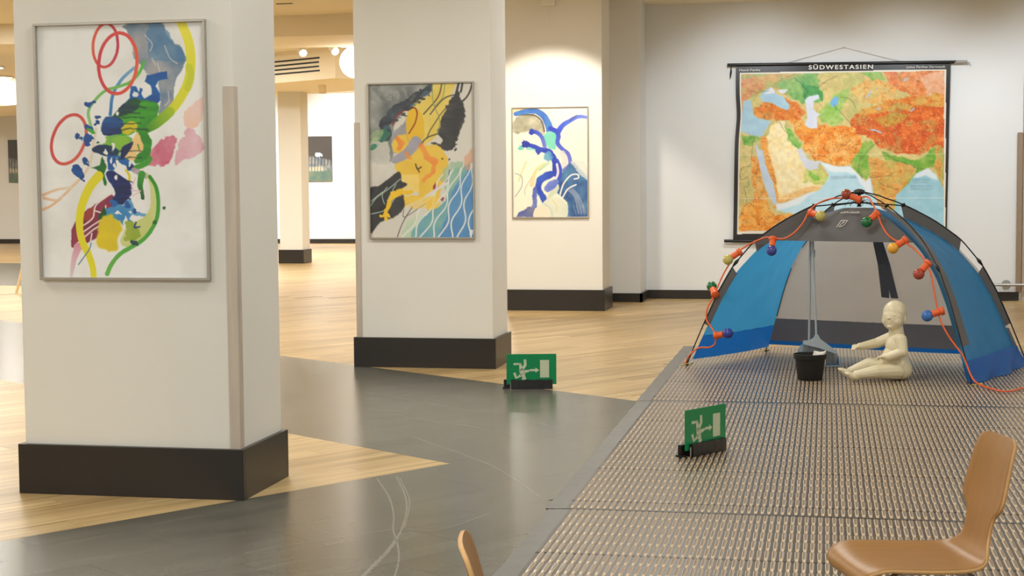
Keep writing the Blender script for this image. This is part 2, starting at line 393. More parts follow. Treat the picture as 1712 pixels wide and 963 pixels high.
# ------------------------------------------------------------------ art rasteriser (paint stored per vertex of the sheet)
def s2l(a): a = np.asarray(a, float) / 255; return np.where(a <= 0.04045, a / 12.92, ((a + 0.055) / 1.055) ** 2.4)
class Art:
    def __init__(s, nx, ny, tl, tr, bl, br, bg, seed):
        s.nx, s.ny = nx, ny; s.r = np.random.default_rng(seed)
        u, v = np.meshgrid(np.linspace(0, 1, nx), np.linspace(0, 1, ny)); u, v = u[..., None], v[..., None]
        c = (1 - u) * (1 - v) * np.array(tl) + u * (1 - v) * np.array(tr) + (1 - u) * v * np.array(bl) + u * v * np.array(br)
        s.X, s.Y = c[..., 0].astype(float), c[..., 1].astype(float); s.img = np.zeros((ny, nx, 3)) + np.array(bg, float)
        s.px = abs(tr[0] - tl[0]) / nx
        s.span = abs(tr[0] - tl[0])
        s.w1, s.w2 = s.fbm(14), s.fbm(14); s.w3, s.w4 = s.fbm(42, 3), s.fbm(42, 3)
    def fbm(s, cells, octs=4, asp=1.0):
        out = np.zeros((s.ny, s.nx)); amp = 1.0; tot = 0
        for o in range(octs):
            n = int(cells * 2 ** o); mx_ = max(2, n); my_ = max(2, int(n * asp * s.ny / s.nx))
            g = s.r.random((my_ + 2, mx_ + 2)); yy = np.linspace(0, my_, s.ny); xx = np.linspace(0, mx_, s.nx)
            yi, xi = yy.astype(int), xx.astype(int); fy = (yy - yi)[:, None]; fx = (xx - xi)[None]; fy = fy * fy * (3 - 2 * fy); fx = fx * fx * (3 - 2 * fx)
            a = g[yi][:, xi]; b = g[yi][:, xi + 1]; c = g[yi + 1][:, xi]; d = g[yi + 1][:, xi + 1]
            out += amp * ((a * (1 - fx) + b * fx) * (1 - fy) + (c * (1 - fx) + d * fx) * fy); tot += amp; amp *= 0.5
        return out / tot
    def warp(s, rough):
        k = rough * s.span
        return s.X + k * ((s.w1 - .5) + 0.45 * (s.w3 - .5)), s.Y + k * ((s.w2 - .5) + 0.45 * (s.w4 - .5))
    def blend(s, mask, c1, c2=None, cells=8, asp=1.0, contrast=1.6):
        c1 = np.array(c1, float)
        if c2 is not None:
            f = np.clip((s.fbm(cells, 4, asp) - .5) * contrast + .5, 0, 1)[..., None]; c = c1 * (1 - f) + np.array(c2, float) * f
        else: c = c1
        mk = np.clip(mask, 0, 1)[..., None]; s.img = s.img * (1 - mk) + c * mk
    def inside(s, pts, X, Y):
        m_ = np.zeros(X.shape, bool); n = len(pts)
        for i in range(n):
            x0, y0 = pts[i]; x1, y1 = pts[(i + 1) % n]
            if y0 == y1: continue
            cnd = ((y0 <= Y) & (Y < y1)) | ((y1 <= Y) & (Y < y0))
            m_ ^= cnd & (X < (x1 - x0) * (Y - y0) / (y1 - y0) + x0)
        return m_
    def blur(s, a, k):
        for _ in range(k):
            p = np.pad(a, 1, mode='edge'); a = (p[:-2, 1:-1] + p[2:, 1:-1] + p[1:-1, :-2] + p[1:-1, 2:] + 2 * a) / 6
        return a
    def smooth_pts(s, pts, closed, n=5):
        P = np.array(pts, float); k = len(P); out = []
        rngi = range(k if closed else k - 1)
        for i in rngi:
            g = (lambda j: P[j % k]) if closed else (lambda j: P[min(max(j, 0), k - 1)])
            a, b, c, d = g(i - 1), g(i), g(i + 1), g(i + 2)
            for q in range(n):
                t = q / n; out.append(0.5 * (2 * b + (c - a) * t + (2 * a - 5 * b + 4 * c - d) * t * t + (3 * b - a - 3 * c + d) * t ** 3))
        if not closed: out.append(P[-1])
        return np.array(out)
    def poly(s, pts, c1, c2=None, alpha=1.0, rough=0.02, soft=1, cells=8, asp=1.0, smooth=True, contrast=1.6):
        X, Y = s.warp(rough)
        q = s.smooth_pts(pts, True) if smooth else pts
        m_ = s.blur(s.inside([tuple(p) for p in q], X, Y).astype(float), soft)
        s.blend(m_ * alpha, c1, c2, cells, asp, contrast)
    def blob(s, x, y, rx, c1, c2=None, ry=None, alpha=1.0, rough=0.03, soft=1):
        X, Y = s.warp(rough); ry = ry or rx
        d = np.sqrt(((X - x) / rx) ** 2 + ((Y - y) / ry) ** 2)
        s.blend(np.clip((1.0 - d) * rx / (s.px * soft) + .5, 0, 1) * alpha, c1, c2)
    def stroke(s, pts, wd, c1, c2=None, alpha=1.0, rough=0.004, closed=False, soft=1.0, fade=None, cells=8):
        X, Y = s.warp(rough); q = s.smooth_pts(pts, closed, 6)
        if closed: q = np.vstack([q, q[:1]])
        best = np.full(X.shape, 1e9); par = np.zeros(X.shape); n = len(q) - 1
        pad = (max(wd) if isinstance(wd, (tuple, list)) else wd) + 3 * s.px * soft
        for i in range(n):
            a, b = q[i], q[i + 1]; ab = b - a; L = ab @ ab + 1e-9
            sel = (X > min(a[0], b[0]) - pad) & (X < max(a[0], b[0]) + pad) & (Y > min(a[1], b[1]) - pad) & (Y < max(a[1], b[1]) + pad)
            if not sel.any(): continue
            xs, ys = X[sel], Y[sel]; t = np.clip(((xs - a[0]) * ab[0] + (ys - a[1]) * ab[1]) / L, 0, 1)
            d = np.hypot(xs - a[0] - t * ab[0], ys - a[1] - t * ab[1]); bb = best[sel]; better = d < bb
            bb[better] = d[better]; best[sel] = bb; pp = par[sel]; pp[better] = ((i + t) / n)[better]; par[sel] = pp
        half = (wd[0] * (1 - par) + wd[1] * par) / 2 if isinstance(wd, (tuple, list)) else wd / 2
        mk = np.clip((half - best) / (s.px * soft) + .5, 0, 1) * alpha
        if fade is not None: # colour runs from c1 to fade along the stroke
            c = np.array(c1, float) * (1 - par[..., None]) + np.array(fade, float) * par[..., None]; mk = mk[..., None]
            s.img = s.img * (1 - mk) + c * mk
        else: s.blend(mk, c1, c2, cells)
    def ellipse(s, x, y, rx, ry, tilt, wd, c1, fade):
        t = np.linspace(0, 2 * np.pi, 25)[:-1]; ca, sa = math.cos(tilt), math.sin(tilt)
        px, py = rx * np.cos(t), ry * np.sin(t)
        pts = list(zip(x + px * ca - py * sa, y + px * sa + py * ca))
        s.stroke(pts[:13], wd, c1, fade=fade); s.stroke(pts[12:] + pts[:1], wd, fade, fade=c1)
    def sheet(s, name, pos, parent, material):
        """pos(u,v) -> arrays x,y,z ; v runs downward"""
        u, v = np.meshgrid(np.linspace(0, 1, s.nx), np.linspace(0, 1, s.ny))
        x, y, z = pos(u, v); co = np.stack([x, y, z], -1).reshape(-1, 3).astype(np.float32)
        i = np.arange((s.ny - 1) * (s.nx - 1)); r_, c_ = i // (s.nx - 1), i % (s.nx - 1); a = r_ * s.nx + c_
        idx = np.stack([a, a + s.nx, a + s.nx + 1, a + 1], -1).astype(np.int32)
        me = bpy.data.meshes.new(name); nf = len(idx)
        me.vertices.add(len(co)); me.vertices.foreach_set('co', co.ravel())
        me.loops.add(nf * 4); me.loops.foreach_set('vertex_index', idx.ravel())
        me.polygons.add(nf); me.polygons.foreach_set('loop_start', np.arange(0, nf * 4, 4, dtype=np.int32))
        at = me.color_attributes.new('paint', 'FLOAT_COLOR', 'POINT')
        lin = s2l(np.clip(s.img, 0, 255)); rgba = np.concatenate([lin, np.ones(lin.shape[:2] + (1,))], -1)
        at.data.foreach_set('color', rgba.astype(np.float32).ravel())
        me.update(calc_edges=True); me.validate()
        me.polygons.foreach_set('use_smooth', [True] * nf)
        return obj(name, me, material, parent)

def framed(label, x0, x1, z0, z1, ywall, art, rot=0.0):
    t = thing('framed_painting', label, 'painting', ((x0 + x1) / 2, ywall, (z0 + z1) / 2), 'abstract paintings hung on the columns')
    fwid, dep = 0.013, 0.03; yf = ywall - dep
    for a in ((x0, x1, z1 - fwid, z1), (x0, x1, z0, z0 + fwid), (x0, x0 + fwid, z0 + fwid, z1 - fwid), (x1 - fwid, x1, z0 + fwid, z1 - fwid)):
        MB().box(a[0], a[1], yf, ywall, a[2], a[3], bev=0.0015).build('frame_rail', FRAME, t)
    xa, xb, za, zb = x0 + fwid, x1 - fwid, z0 + fwid, z1 - fwid
    MB().box(xa, xb, ywall - 0.006, ywall - 0.001, za, zb).build('backing', mat('backing_board', (150, 140, 125), 0.8), t)
    art.sheet('picture', lambda u, v: (xa + (xb - xa) * u, np.full(u.shape, ywall - 0.012) , zb - (zb - za) * v), t, PRINT)
    MB().add([(xa, yf + 0.008, za), (xb, yf + 0.008, za), (xb, yf + 0.008, zb), (xa, yf + 0.008, zb)], [(0, 1, 2, 3)]).build('pane', GLASS, t, fix=False)
    return t

# ---- painting with red loops
a = Art(310, 470, (205, 152), (1140, 125), (236, 1582), (1187, 1582), (246, 246, 245), 1)
a.blend(np.clip((a.fbm(4) - .45) * 2, 0, .5), (226, 225, 221))
a.poly([(705, 140), (905, 133), (935, 195), (975, 240), (1030, 270), (1042, 350), (1025, 400), (990, 460), (985, 540), (975, 610), (945, 650), (900, 655), (912, 560), (900, 500), (890, 440), (830, 420), (800, 370), (755, 320), (750, 250), (720, 180)], (96, 128, 160), (172, 172, 176), cells=7, rough=.02, contrast=2.6)
a.poly([(840, 150), (905, 140), (980, 245), (1035, 275), (1040, 345), (960, 340), (870, 330), (840, 260)], (45, 110, 165), (110, 150, 185), alpha=.7, cells=10, rough=.05)
for p in ([(820, 200), (860, 250), (850, 290)], [(890, 360), (905, 410), (915, 450)], [(930, 260), (960, 330), (1000, 360)], [(950, 520), (955, 570), (935, 600)], [(860, 330), (880, 370)]): a.stroke(p, 7, (222, 215, 210), alpha=.7)
a.stroke([(1018, 125), (1060, 230), (1075, 330), (1070, 430), (1040, 520), (990, 600), (930, 660), (870, 705), (820, 735)], 52, (246, 236, 70), fade=(206, 214, 10))
a.stroke([(960, 635), (900, 690), (850, 720), (800, 740)], 56, (170, 200, 20), fade=(40, 140, 25))
a.stroke([(1065, 380), (1078, 430), (1060, 500)], 40, (190, 205, 20), alpha=.5)
a.poly([(1030, 650), (1140, 560), (1142, 650), (1110, 715), (1060, 720)], (250, 205, 200), (248, 190, 150), alpha=.75, rough=.04)
a.poly([(1000, 890), (1030, 780), (1070, 720), (1120, 770), (1158, 830), (1120, 880), (1050, 910), (1010, 940)], (240, 196, 206), (226, 160, 178), alpha=.85, rough=.05, cells=16)
a.poly([(870, 850), (920, 790), (1000, 775), (990, 860), (960, 920), (920, 950), (830, 950), (800, 975), (830, 920)], (205, 80, 112), (238, 170, 185), alpha=.9, rough=.05, cells=14)
for p in ([(235, 1195), (300, 1160), (400, 1070), (460, 1010), (510, 930), (530, 820), (545, 730)], [(235, 1110), (320, 1078), (400, 1068)], [(240, 1128), (320, 1142), (350, 1120)]): a.stroke(p, 15, (238, 180, 130), fade=(232, 226, 205), alpha=.85)
a.stroke([(762, 385), (690, 450), (640, 540), (626, 650)], 18, (130, 180, 220), fade=(40, 120, 190))
a.stroke([(815, 350), (790, 410), (740, 465), (660, 495), (590, 520), (530, 580), (500, 640), (522, 740)], 17, (90, 190, 60), fade=(150, 205, 130))
a.ellipse(597, 258, 70, 122, 0.08, 16, (206, 50, 84), (236, 104, 72))
a.ellipse(668, 360, 108, 172, 0.08, 19, (240, 100, 66), (216, 60, 78))
a.ellipse(388, 792, 92, 146, 0.36, 18, (226, 96, 80), (214, 74, 74))
BL_, NV, GR, DG = (8, 104, 186), (10, 34, 92), (74, 176, 40), (14, 84, 30)
a.poly([(815, 465), (830, 430), (900, 410), (942, 408), (943, 450), (900, 455), (882, 490), (908, 530), (910, 565), (890, 590), (800, 592), (760, 612), (700, 640), (640, 660), (690, 600), (735, 560), (742, 488), (768, 490), (785, 525), (790, 502), (805, 505), (800, 535), (820, 560), (862, 535), (855, 490)], BL_, (6, 70, 150), smooth=False, rough=.015)
a.poly([(700, 600), (760, 565), (890, 585), (895, 650), (880, 680), (820, 720), (780, 740), (720, 770), (600, 760), (575, 750), (600, 680), (640, 655)], GR, DG, cells=3, asp=5, rough=.015, contrast=3.5)
a.poly([(700, 590), (770, 560), (800, 600), (720, 650), (640, 665)], NV, DG, alpha=.8, cells=4, asp=4)
a.poly([(600, 665), (690, 672), (700, 740), (640, 768), (575, 755)], NV, (20, 90, 160), cells=4, asp=4, contrast=3)
a.poly([(790, 590), (890, 590), (890, 650), (860, 690), (830, 722), (860, 790), (862, 850), (840, 900), (790, 930), (755, 905), (800, 850), (800, 790), (780, 740), (800, 700)], GR, (40, 140, 30), cells=4, asp=4, contrast=3)
a.poly([(690, 735), (720, 690), (760, 675), (780, 700), (770, 740), (720, 760)], (236, 206, 20), (200, 200, 30), rough=.05)
a.poly([(610, 770), (720, 770), (745, 800), (690, 850), (680, 890), (640, 870), (600, 860), (580, 820)], (20, 112, 190), (140, 200, 60), rough=.03, contrast=3)
a.poly([(780, 748), (800, 780), (818, 830), (800, 862), (770, 870), (770, 900), (730, 912), (695, 880), (720, 840), (745, 800), (762, 770)], (250, 214, 148), (246, 200, 120))
a.stroke([(783, 820), (790, 850)], 8, (60, 150, 30))
a.poly([(520, 850), (560, 825), (610, 830), (672, 852), (665, 882), (600, 887), (545, 872)], NV, (12, 60, 90))
a.poly([(605, 880), (700, 880), (750, 930), (765, 965), (720, 965), (690, 930), (655, 890), (662, 945), (640, 975), (608, 965)], (20, 110, 190), (10, 80, 160), smooth=False)
a.poly([(690, 850), (750, 800), (740, 840), (700, 900)], NV); a.poly([(705, 950), (760, 930), (770, 965)], NV, smooth=False)
a.poly([(510, 955), (560, 945), (580, 890), (600, 950), (590, 990), (608, 1040), (604, 1056), (592, 1052), (580, 1000), (545, 965)], DG, (30, 130, 40), smooth=False)
a.stroke([(775, 950), (830, 930), (850, 900)], 30, (60, 160, 40)); a.stroke([(760, 965), (800, 985), (830, 1000)], 30, (186, 168, 178), alpha=.9)
a.stroke([(715, 965), (735, 1000), (730, 1040)], 14, (226, 214, 20))
for x, y, r in ((505, 598, 17), (520, 590, 12), (552, 655, 14), (560, 690, 14), (545, 705, 10), (445, 780, 13), (500, 795, 22), (465, 790, 9), (480, 905, 21), (490, 930, 9), (430, 970, 30), (450, 1000, 26), (465, 1020, 12), (512, 730, 24)): a.blob(x, y, r, (14, 92, 176), (10, 60, 130), rough=.06)
a.blob(515, 745, 18, (70, 170, 60), rough=.05); a.blob(930, 1180, 9, (40, 100, 50)); a.blob(552, 812, 7, (30, 120, 50))
a.poly([(395, 1380), (405, 1290), (470, 1210), (540, 1160), (620, 1105), (645, 1120), (660, 1170), (600, 1200), (585, 1260), (560, 1340), (500, 1385), (430, 1400), (405, 1415)], (120, 30, 66), (168, 64, 86), cells=9)
a.poly([(470, 1230), (530, 1170), (540, 1230), (500, 1270)], (190, 80, 60), alpha=.6)
for p in ([(640, 1095), (545, 1165), (525, 1240), (470, 1285)], [(600, 1170), (590, 1210), (540, 1200)], [(575, 1250), (500, 1300), (440, 1345)], [(580, 1275), (520, 1315), (420, 1400)], [(520, 1330), (510, 1380)]): a.stroke(p, 8, (244, 232, 230))
a.stroke([(440, 1410), (415, 1480), (400, 1578)], (46, 16), (226, 150, 172), fade=(226, 214, 220), alpha=.9)
a.stroke([(560, 1000), (510, 1060), (472, 1140), (452, 1220), (448, 1300), (465, 1380), (500, 1450), (523, 1520), (530, 1582)], (52, 34), (234, 222, 30), fade=(236, 226, 30))
a.poly([(600, 980), (640, 975), (700, 1010), (740, 1050), (748, 1100), (720, 1140), (670, 1165), (630, 1150), (650, 1100), (640, 1060), (612, 1020)], (12, 50, 138), (8, 20, 70), cells=3, asp=6, contrast=3)
a.poly([(590, 1190), (700, 1150), (750, 1130), (770, 1180), (832, 1220), (820, 1238), (760, 1215), (735, 1240), (770, 1275), (740, 1275), (700, 1225), (690, 1290), (660, 1250), (600, 1240)], (50, 134, 196), (110, 175, 214), smooth=False, rough=.04)
a.blob(640, 1155, 22, (20, 100, 180), rough=.06); a.blob(780, 1185, 16, (14, 80, 160), rough=.06); a.blob(720, 1160, 20, (16, 90, 170), rough=.06)
a.poly([(560, 1240), (590, 1180), (600, 1220), (590, 1240)], DG)
a.poly([(828, 990), (870, 1020), (892, 1080), (895, 1180), (880, 1260), (845, 1330), (780, 1392), (715, 1410), (690, 1370), (720, 1280), (790, 1250), (845, 1200), (862, 1100)], (206, 214, 126), (218, 222, 150))
a.poly([(705, 1265), (770, 1270), (795, 1330), (760, 1370), (720, 1380)], (150, 176, 40), (176, 190, 80), rough=.05)
a.poly([(570, 1250), (620, 1222), (660, 1250), (685, 1310), (675, 1370), (665, 1430), (600, 1430), (550, 1400), (560, 1320)], (244, 222, 10), (226, 200, 30), rough=.05, soft=5)
a.stroke([(850, 1003), (886, 1060), (900, 1130), (896, 1220), (872, 1290), (820, 1360), (740, 1412), (680, 1450), (632, 1510), (608, 1562)], (20, 26), (40, 150, 30), fade=(110, 190, 80))
a.stroke([(805, 990), (795, 1050), (806, 1090), (815, 1130)], (40, 14), (60, 160, 40), fade=(14, 90, 40)); a.blob(815, 1122, 11, (20, 90, 40))
a.stroke([(775, 1265), (765, 1295), (795, 1290)], 9, (16, 60, 130)); a.blob(870, 1265, 14, (20, 110, 40), rough=.06); a.blob(772, 1378, 16, (16, 70, 80), rough=.06)
a.stroke([(515, 1385), (500, 1430), (440, 1508)], 6, (70, 120, 170)); a.stroke([(770, 1010), (745, 1080), (800, 1085), (750, 1115)], 5, (240, 190, 200))
WP = (244, 244, 242)
for x, y, r, q in ((585, 800, 14, 20), (642, 838, 12, 20), (668, 910, 8, 26), (648, 945, 9, 22), (700, 945, 12, 16), (596, 868, 12, 10), (770, 545, 14, 18), (628, 905, 6, 22), (735, 925, 7, 16), (660, 1010, 8, 14), (705, 1255, 16, 12), (660, 1215, 14, 8), (745, 1205, 12, 8), (672, 640, 10, 8)): a.blob(x, y, r, WP, ry=q, rough=.05)
for y in (612, 640, 668, 700, 735, 860, 900): a.stroke([(650 + (y * 7) % 60, y), (720 + (y * 13) % 80, y - 6), (800 + (y * 3) % 60, y - 2)], 9, (8, 44, 50), alpha=.55, rough=.03)
for y in (1040, 1075, 1105, 1135): a.stroke([(650, y), (700, y - 8), (745, y - 2)], 8, (6, 18, 60), alpha=.7, rough=.02)
P1 = a
# ---- yellow / grey painting
a = Art(180, 260, (110, 68), (660, 52), (130, 885), (678, 880), (220, 216, 205), 2)
a.poly([(100, 55), (460, 50), (440, 110), (380, 145), (310, 195), (260, 260), (240, 330), (250, 440), (200, 490), (105, 440)], (112, 118, 118), (176, 178, 174), cells=6, rough=.05, contrast=2.4)
a.poly([(115, 380), (190, 340), (230, 420), (190, 640), (120, 640)], (206, 203, 194), (226, 222, 212), alpha=.8, rough=.06)
a.stroke([(440, 85), (375, 120), (310, 172), (240, 215), (195, 285), (205, 340)], (36, 60), (40, 44, 54), (76, 92, 104), rough=.05)
a.blob(195, 340, 32, (44, 98, 84), (60, 120, 100), rough=.09); a.blob(150, 340, 34, (160, 186, 136), rough=.1, alpha=.7); a.blob(145, 405, 18, (60, 140, 110), rough=.09)
a.poly([(300, 270), (330, 210), (370, 200), (350, 330), (300, 400), (250, 430), (240, 330)], (150, 150, 158), (170, 170, 176), rough=.03)
a.poly([(370, 150), (440, 118), (460, 50), (565, 50), (540, 150), (512, 230), (482, 330), (430, 372), (372, 402), (330, 370), (310, 300), (320, 220)], (238, 216, 120), (228, 200, 84), rough=.02)
a.poly([(325, 210), (360, 190), (400, 230), (410, 330), (375, 400), (330, 370), (312, 300)], (240, 196, 40), (230, 184, 30), rough=.02)
a.poly([(585, 95), (605, 150), (620, 230), (608, 290), (590, 340), (555, 405), (520, 415), (440, 375), (500, 380), (512, 350), (480, 330), (500, 260), (530, 160)], (40, 38, 40), (74, 72, 72), rough=.05, smooth=False, cells=10, asp=3)
for p, wv in (([(590, 45), (575, 110), (560, 150)], 12), ([(610, 45), (600, 100)], 11), ([(662, 48), (640, 115), (605, 155)], 9), ([(500, 52), (480, 130), (405, 222)], 6), ([(590, 112), (520, 132), (472, 180), (440, 222)], 6), ([(560, 150), (500, 215), (440, 310), (425, 350)], 5), ([(540, 300), (470, 330), (420, 350), (385, 395)], 6)): a.stroke(p, wv, (56, 54, 54))
a.stroke([(450, 60), (455, 160), (490, 250), (480, 330)], 4, (130, 158, 104)); a.stroke([(515, 60), (505, 130), (460, 180)], 4, (130, 158, 104))
a.stroke([(240, 282), (268, 226), (320, 196), (358, 190), (370, 220), (358, 272), (327, 326)], 7, (150, 42, 30))
a.poly([(246, 370), (300, 325), (325, 380), (330, 430), (420, 385), (505, 405), (535, 480), (525, 560), (495, 640), (482, 725), (430, 735), (405, 690), (312, 728), (300, 670), (380, 645), (285, 560), (255, 490), (310, 455), (255, 430)], (240, 206, 80), (236, 192, 60), rough=.04)
a.stroke([(365, 370), (320, 430), (255, 468)], (60, 40), (158, 156, 172), (176, 174, 186))
for p, wv in (([(268, 350), (290, 375), (275, 410)], 22), ([(320, 425), (340, 455)], 16), ([(395, 395), (430, 450), (470, 480)], 30), ([(470, 480), (455, 530), (405, 580)], 24), ([(300, 570), (370, 582)], 8)): a.stroke(p, wv, (240, 122, 48), (244, 160, 60), alpha=.85, rough=.04, soft=3)
a.poly([(285, 548), (384, 545), (386, 640), (290, 640)], (246, 214, 112), alpha=.8, smooth=False, rough=.005)
for k in range(9): a.stroke([(295 + k * 10, 548), (297 + k * 10, 590)], 2.5, (250, 226, 150))
a.stroke([(365, 490), (375, 515), (395, 505)], 7, (60, 44, 20)); a.stroke([(375, 515), (385, 532)], 6, (60, 44, 20))
a.poly([(118, 640), (180, 602), (275, 532), (290, 580), (322, 600), (255, 650), (300, 655), (305, 720), (265, 770), (180, 805), (128, 860)], (38, 38, 42), (60, 60, 64), rough=.02)
for p in ([(122, 720), (160, 670), (220, 625), (285, 570)], [(125, 760), (210, 735), (262, 662)], [(200, 705), (188, 655), (215, 615)], [(215, 690), (260, 600)], [(130, 690), (190, 640)]): a.stroke(p, 4.5, (176, 200, 186))
a.stroke([(335, 640), (262, 648), (222, 708), (205, 775)], (30, 22), (246, 204, 40), (240, 190, 20), rough=.05)
for x, y in ((190, 768), (205, 795), (220, 770), (240, 640)): a.blob(x, y, 11, (246, 204, 40), rough=.08)
a.poly([(290, 885), (330, 790), (400, 770), (380, 885)], (178, 208, 180), (214, 224, 196), rough=.04)
a.poly([(385, 800), (440, 742), (520, 690), (540, 600), (556, 525), (640, 490), (668, 505), (690, 890), (360, 890)], (128, 184, 178), (104, 164, 186), rough=.03)
a.poly([(560, 640), (620, 560), (670, 500), (695, 895), (500, 895), (540, 760)], (70, 132, 192), (92, 150, 204), rough=.03, alpha=.9)
a.poly([(500, 560), (560, 480), (620, 480), (600, 560), (530, 640)], (140, 186, 150), (176, 200, 176), alpha=.7, rough=.06)
a.poly([(625, 450), (670, 410), (676, 500), (640, 520)], (222, 160, 124), alpha=.7, rough=.05)
a.poly([(472, 585), (486, 620), (466, 648), (458, 612)], (158, 52, 54), smooth=False); a.poly([(505, 660), (518, 668), (508, 690), (498, 680)], (160, 60, 70), smooth=False)
a.stroke([(545, 520), (535, 570), (490, 625)], 4, (60, 70, 100))
for k in range(-1, 8):
    x0_, x1_ = 350 + k * 50, 545 + k * 27; pts = []
    for q in range(19):
        t_ = q / 18; pts.append((x0_ + (x1_ - x0_) * t_ + (-1) ** k * (15 - 5 * t_) * math.cos(t_ * 13.5), 900 - (370 + 12 * k) * t_ ** .95))
    a.stroke(pts, (8, 5), (234, 236, 232), rough=.004)
a.stroke([(320, 722), (400, 680), (455, 640), (530, 592)], 16, (226, 222, 214)); a.stroke([(350, 720), (302, 800), (270, 885)], 4, (40, 40, 44)); a.stroke([(305, 735), (310, 775), (420, 700)], 3, (60, 60, 60))
a.blob(575, 408, 8, (40, 40, 40)); a.blob(543, 462, 5, (40, 40, 40)); a.blob(505, 460, 5, (40, 40, 40)); a.blob(668, 855, 12, (236, 238, 238), rough=.06)
for k in range(22):
    y = 190 + k * 9.5; a.stroke([(560, y), (585 - k, y + 1), (612 - k * 2.2 + (k * 37) % 14, y)], 5.5, (38, 36, 38), rough=.01)
for k in range(9): a.stroke([(320 + (k * 29) % 40, 672 + k * 7), (400, 668 + k * 7), (470 + (k * 23) % 30, 664 + k * 7)], 6, (246, 206, 84), alpha=.7, rough=.02)
for k in range(12): a.stroke([(130 + k * 24, 80 + (k * 53) % 60), (165 + k * 22, 110 + (k * 41) % 90)], 9, (206, 208, 204) if k % 2 else (88, 96, 100), alpha=.35, rough=.06, soft=4)
for k in range(10): a.stroke([(195 + k * 24, 300 - k * 21), (215 + k * 24, 290 - k * 20 + (k * 17) % 14)], 16, (44, 48, 58) if k % 3 else (70, 104, 118), alpha=.8, rough=.08)
P2 = a
# ---- blue painting
a = Art(150, 220, (75, 90), (605, 88), (82, 885), (612, 885), (244, 236, 216), 3)
a.poly([(360, 90), (610, 85), (605, 150), (480, 200), (400, 240), (370, 180)], (206, 214, 226), (236, 232, 224), alpha=.9, rough=.06)
a.poly([(80, 90), (260, 88), (200, 112), (80, 125)], (244, 208, 150), alpha=.8, rough=.03)
a.poly([(88, 175), (150, 140), (230, 143), (285, 190), (302, 260), (290, 285), (200, 255), (92, 275)], (150, 146, 122), (206, 200, 176), rough=.05, cells=12)
a.stroke([(100, 140), (170, 136), (240, 146), (285, 190), (302, 260)], 12, (66, 62, 56), alpha=.8)
a.stroke([(95, 130), (160, 115), (240, 112), (298, 150), (330, 210), (345, 262)], (30, 56), (48, 98, 186), (78, 144, 214))
a.stroke([(398, 268), (430, 220), (480, 186), (540, 156), (604, 162)], (40, 22), (36, 74, 210), fade=(120, 140, 226)); a.stroke([(480, 186), (530, 145)], 5, (60, 60, 70))
a.poly([(296, 285), (350, 258), (402, 280), (388, 340), (382, 395), (330, 375), (302, 330)], (104, 206, 176), (130, 210, 190))
a.stroke([(345, 240), (390, 262), (402, 300), (396, 345), (430, 390), (474, 430), (484, 500), (440, 540)], (34, 26), (32, 60, 196), fade=(116, 124, 206))
a.stroke([(212, 262), (245, 266), (282, 300), (302, 360), (312, 410)], (30, 26), (30, 62, 190), fade=(130, 140, 210)); a.blob(212, 262, 24, (28, 56, 176), rough=.06)
a.blob(132, 380, 20, (110, 200, 180), rough=.05); a.stroke([(180, 385), (235, 388)], 22, (150, 210, 196))
a.stroke([(165, 356), (230, 370), (290, 396), (332, 402), (362, 445), (380, 500), (384, 570)], (28, 44), (28, 48, 170), (40, 70, 190), rough=.02); a.blob(165, 355, 24, (26, 44, 160), rough=.06); a.blob(255, 405, 20, (40, 70, 180), rough=.06)
a.poly([(300, 420), (345, 410), (355, 470), (305, 470)], (90, 160, 196), alpha=.9, rough=.05)
a.stroke([(430, 420), (450, 480), (420, 520)], 40, (214, 206, 206), alpha=.8)
a.stroke([(395, 470), (415, 540), (405, 630)], (20, 36), (40, 66, 186), (60, 90, 200)); a.stroke([(392, 500), (400, 560), (385, 605)], 16, (226, 216, 220))
a.stroke([(300, 498), (240, 552), (212, 650)], (20, 30), (246, 214, 140), fade=(246, 206, 146), alpha=.8); a.stroke([(330, 490), (270, 540)], 18, (170, 206, 176), alpha=.8)
a.stroke([(172, 480), (140, 560), (120, 620)], 9, (236, 212, 140)); a.stroke([(95, 565), (140, 590), (140, 660), (95, 735)], 6, (140, 160, 170)); a.stroke([(215, 590), (165, 680), (165, 720)], 8, (200, 180, 170), alpha=.7)
a.poly([(248, 610), (290, 572), (350, 548), (386, 570), (352, 602), (300, 622), (282, 680), (318, 740), (318, 785), (290, 785), (258, 720), (236, 690)], (26, 60, 178), (44, 90, 200), rough=.02)
a.poly([(300, 672), (340, 622), (402, 618), (392, 655), (330, 705)], (98, 116, 206), (120, 140, 210), rough=.03)
a.stroke([(240, 670), (234, 740), (228, 830), (212, 885)], (26, 40), (50, 70, 180), (150, 160, 200), rough=.04)
a.poly([(100, 885), (150, 835), (215, 810), (250, 860), (240, 890)], (150, 142, 146), (60, 80, 170), rough=.05)
a.poly([(440, 545), (495, 488), (545, 520), (612, 625), (620, 890), (458, 890), (472, 800), (430, 745), (395, 700), (420, 600)], (34, 76, 138), (84, 140, 180), rough=.03, cells=7, contrast=2.2)
a.poly([(495, 480), (600, 500), (612, 620), (540, 560)], (190, 204, 214), (224, 222, 214), alpha=.8, rough=.06)
a.poly([(330, 720), (400, 655), (405, 690), (370, 730), (320, 770)], (206, 214, 190), rough=.03)
a.blob(372, 842, 100, (208, 216, 196), (226, 226, 206), rough=.02); a.blob(285, 862, 62, (240, 224, 200), rough=.02)
a.stroke([(360, 760), (390, 800), (392, 840)], 6, (220, 206, 140)); a.stroke([(305, 790), (350, 830), (360, 885)], 7, (186, 208, 196))
for p, wv in (([(415, 722), (440, 642), (490, 582), (538, 576), (545, 600), (515, 608)], 10), ([(430, 752), (470, 682), (528, 650)], 10)): a.stroke(p, wv, (238, 236, 232))
for k in range(5): a.stroke([(470 + k * 9, 690 - k * 3), (520 + k * 9, 745), (545 + k * 14, 860)], 4, (170, 172, 190))
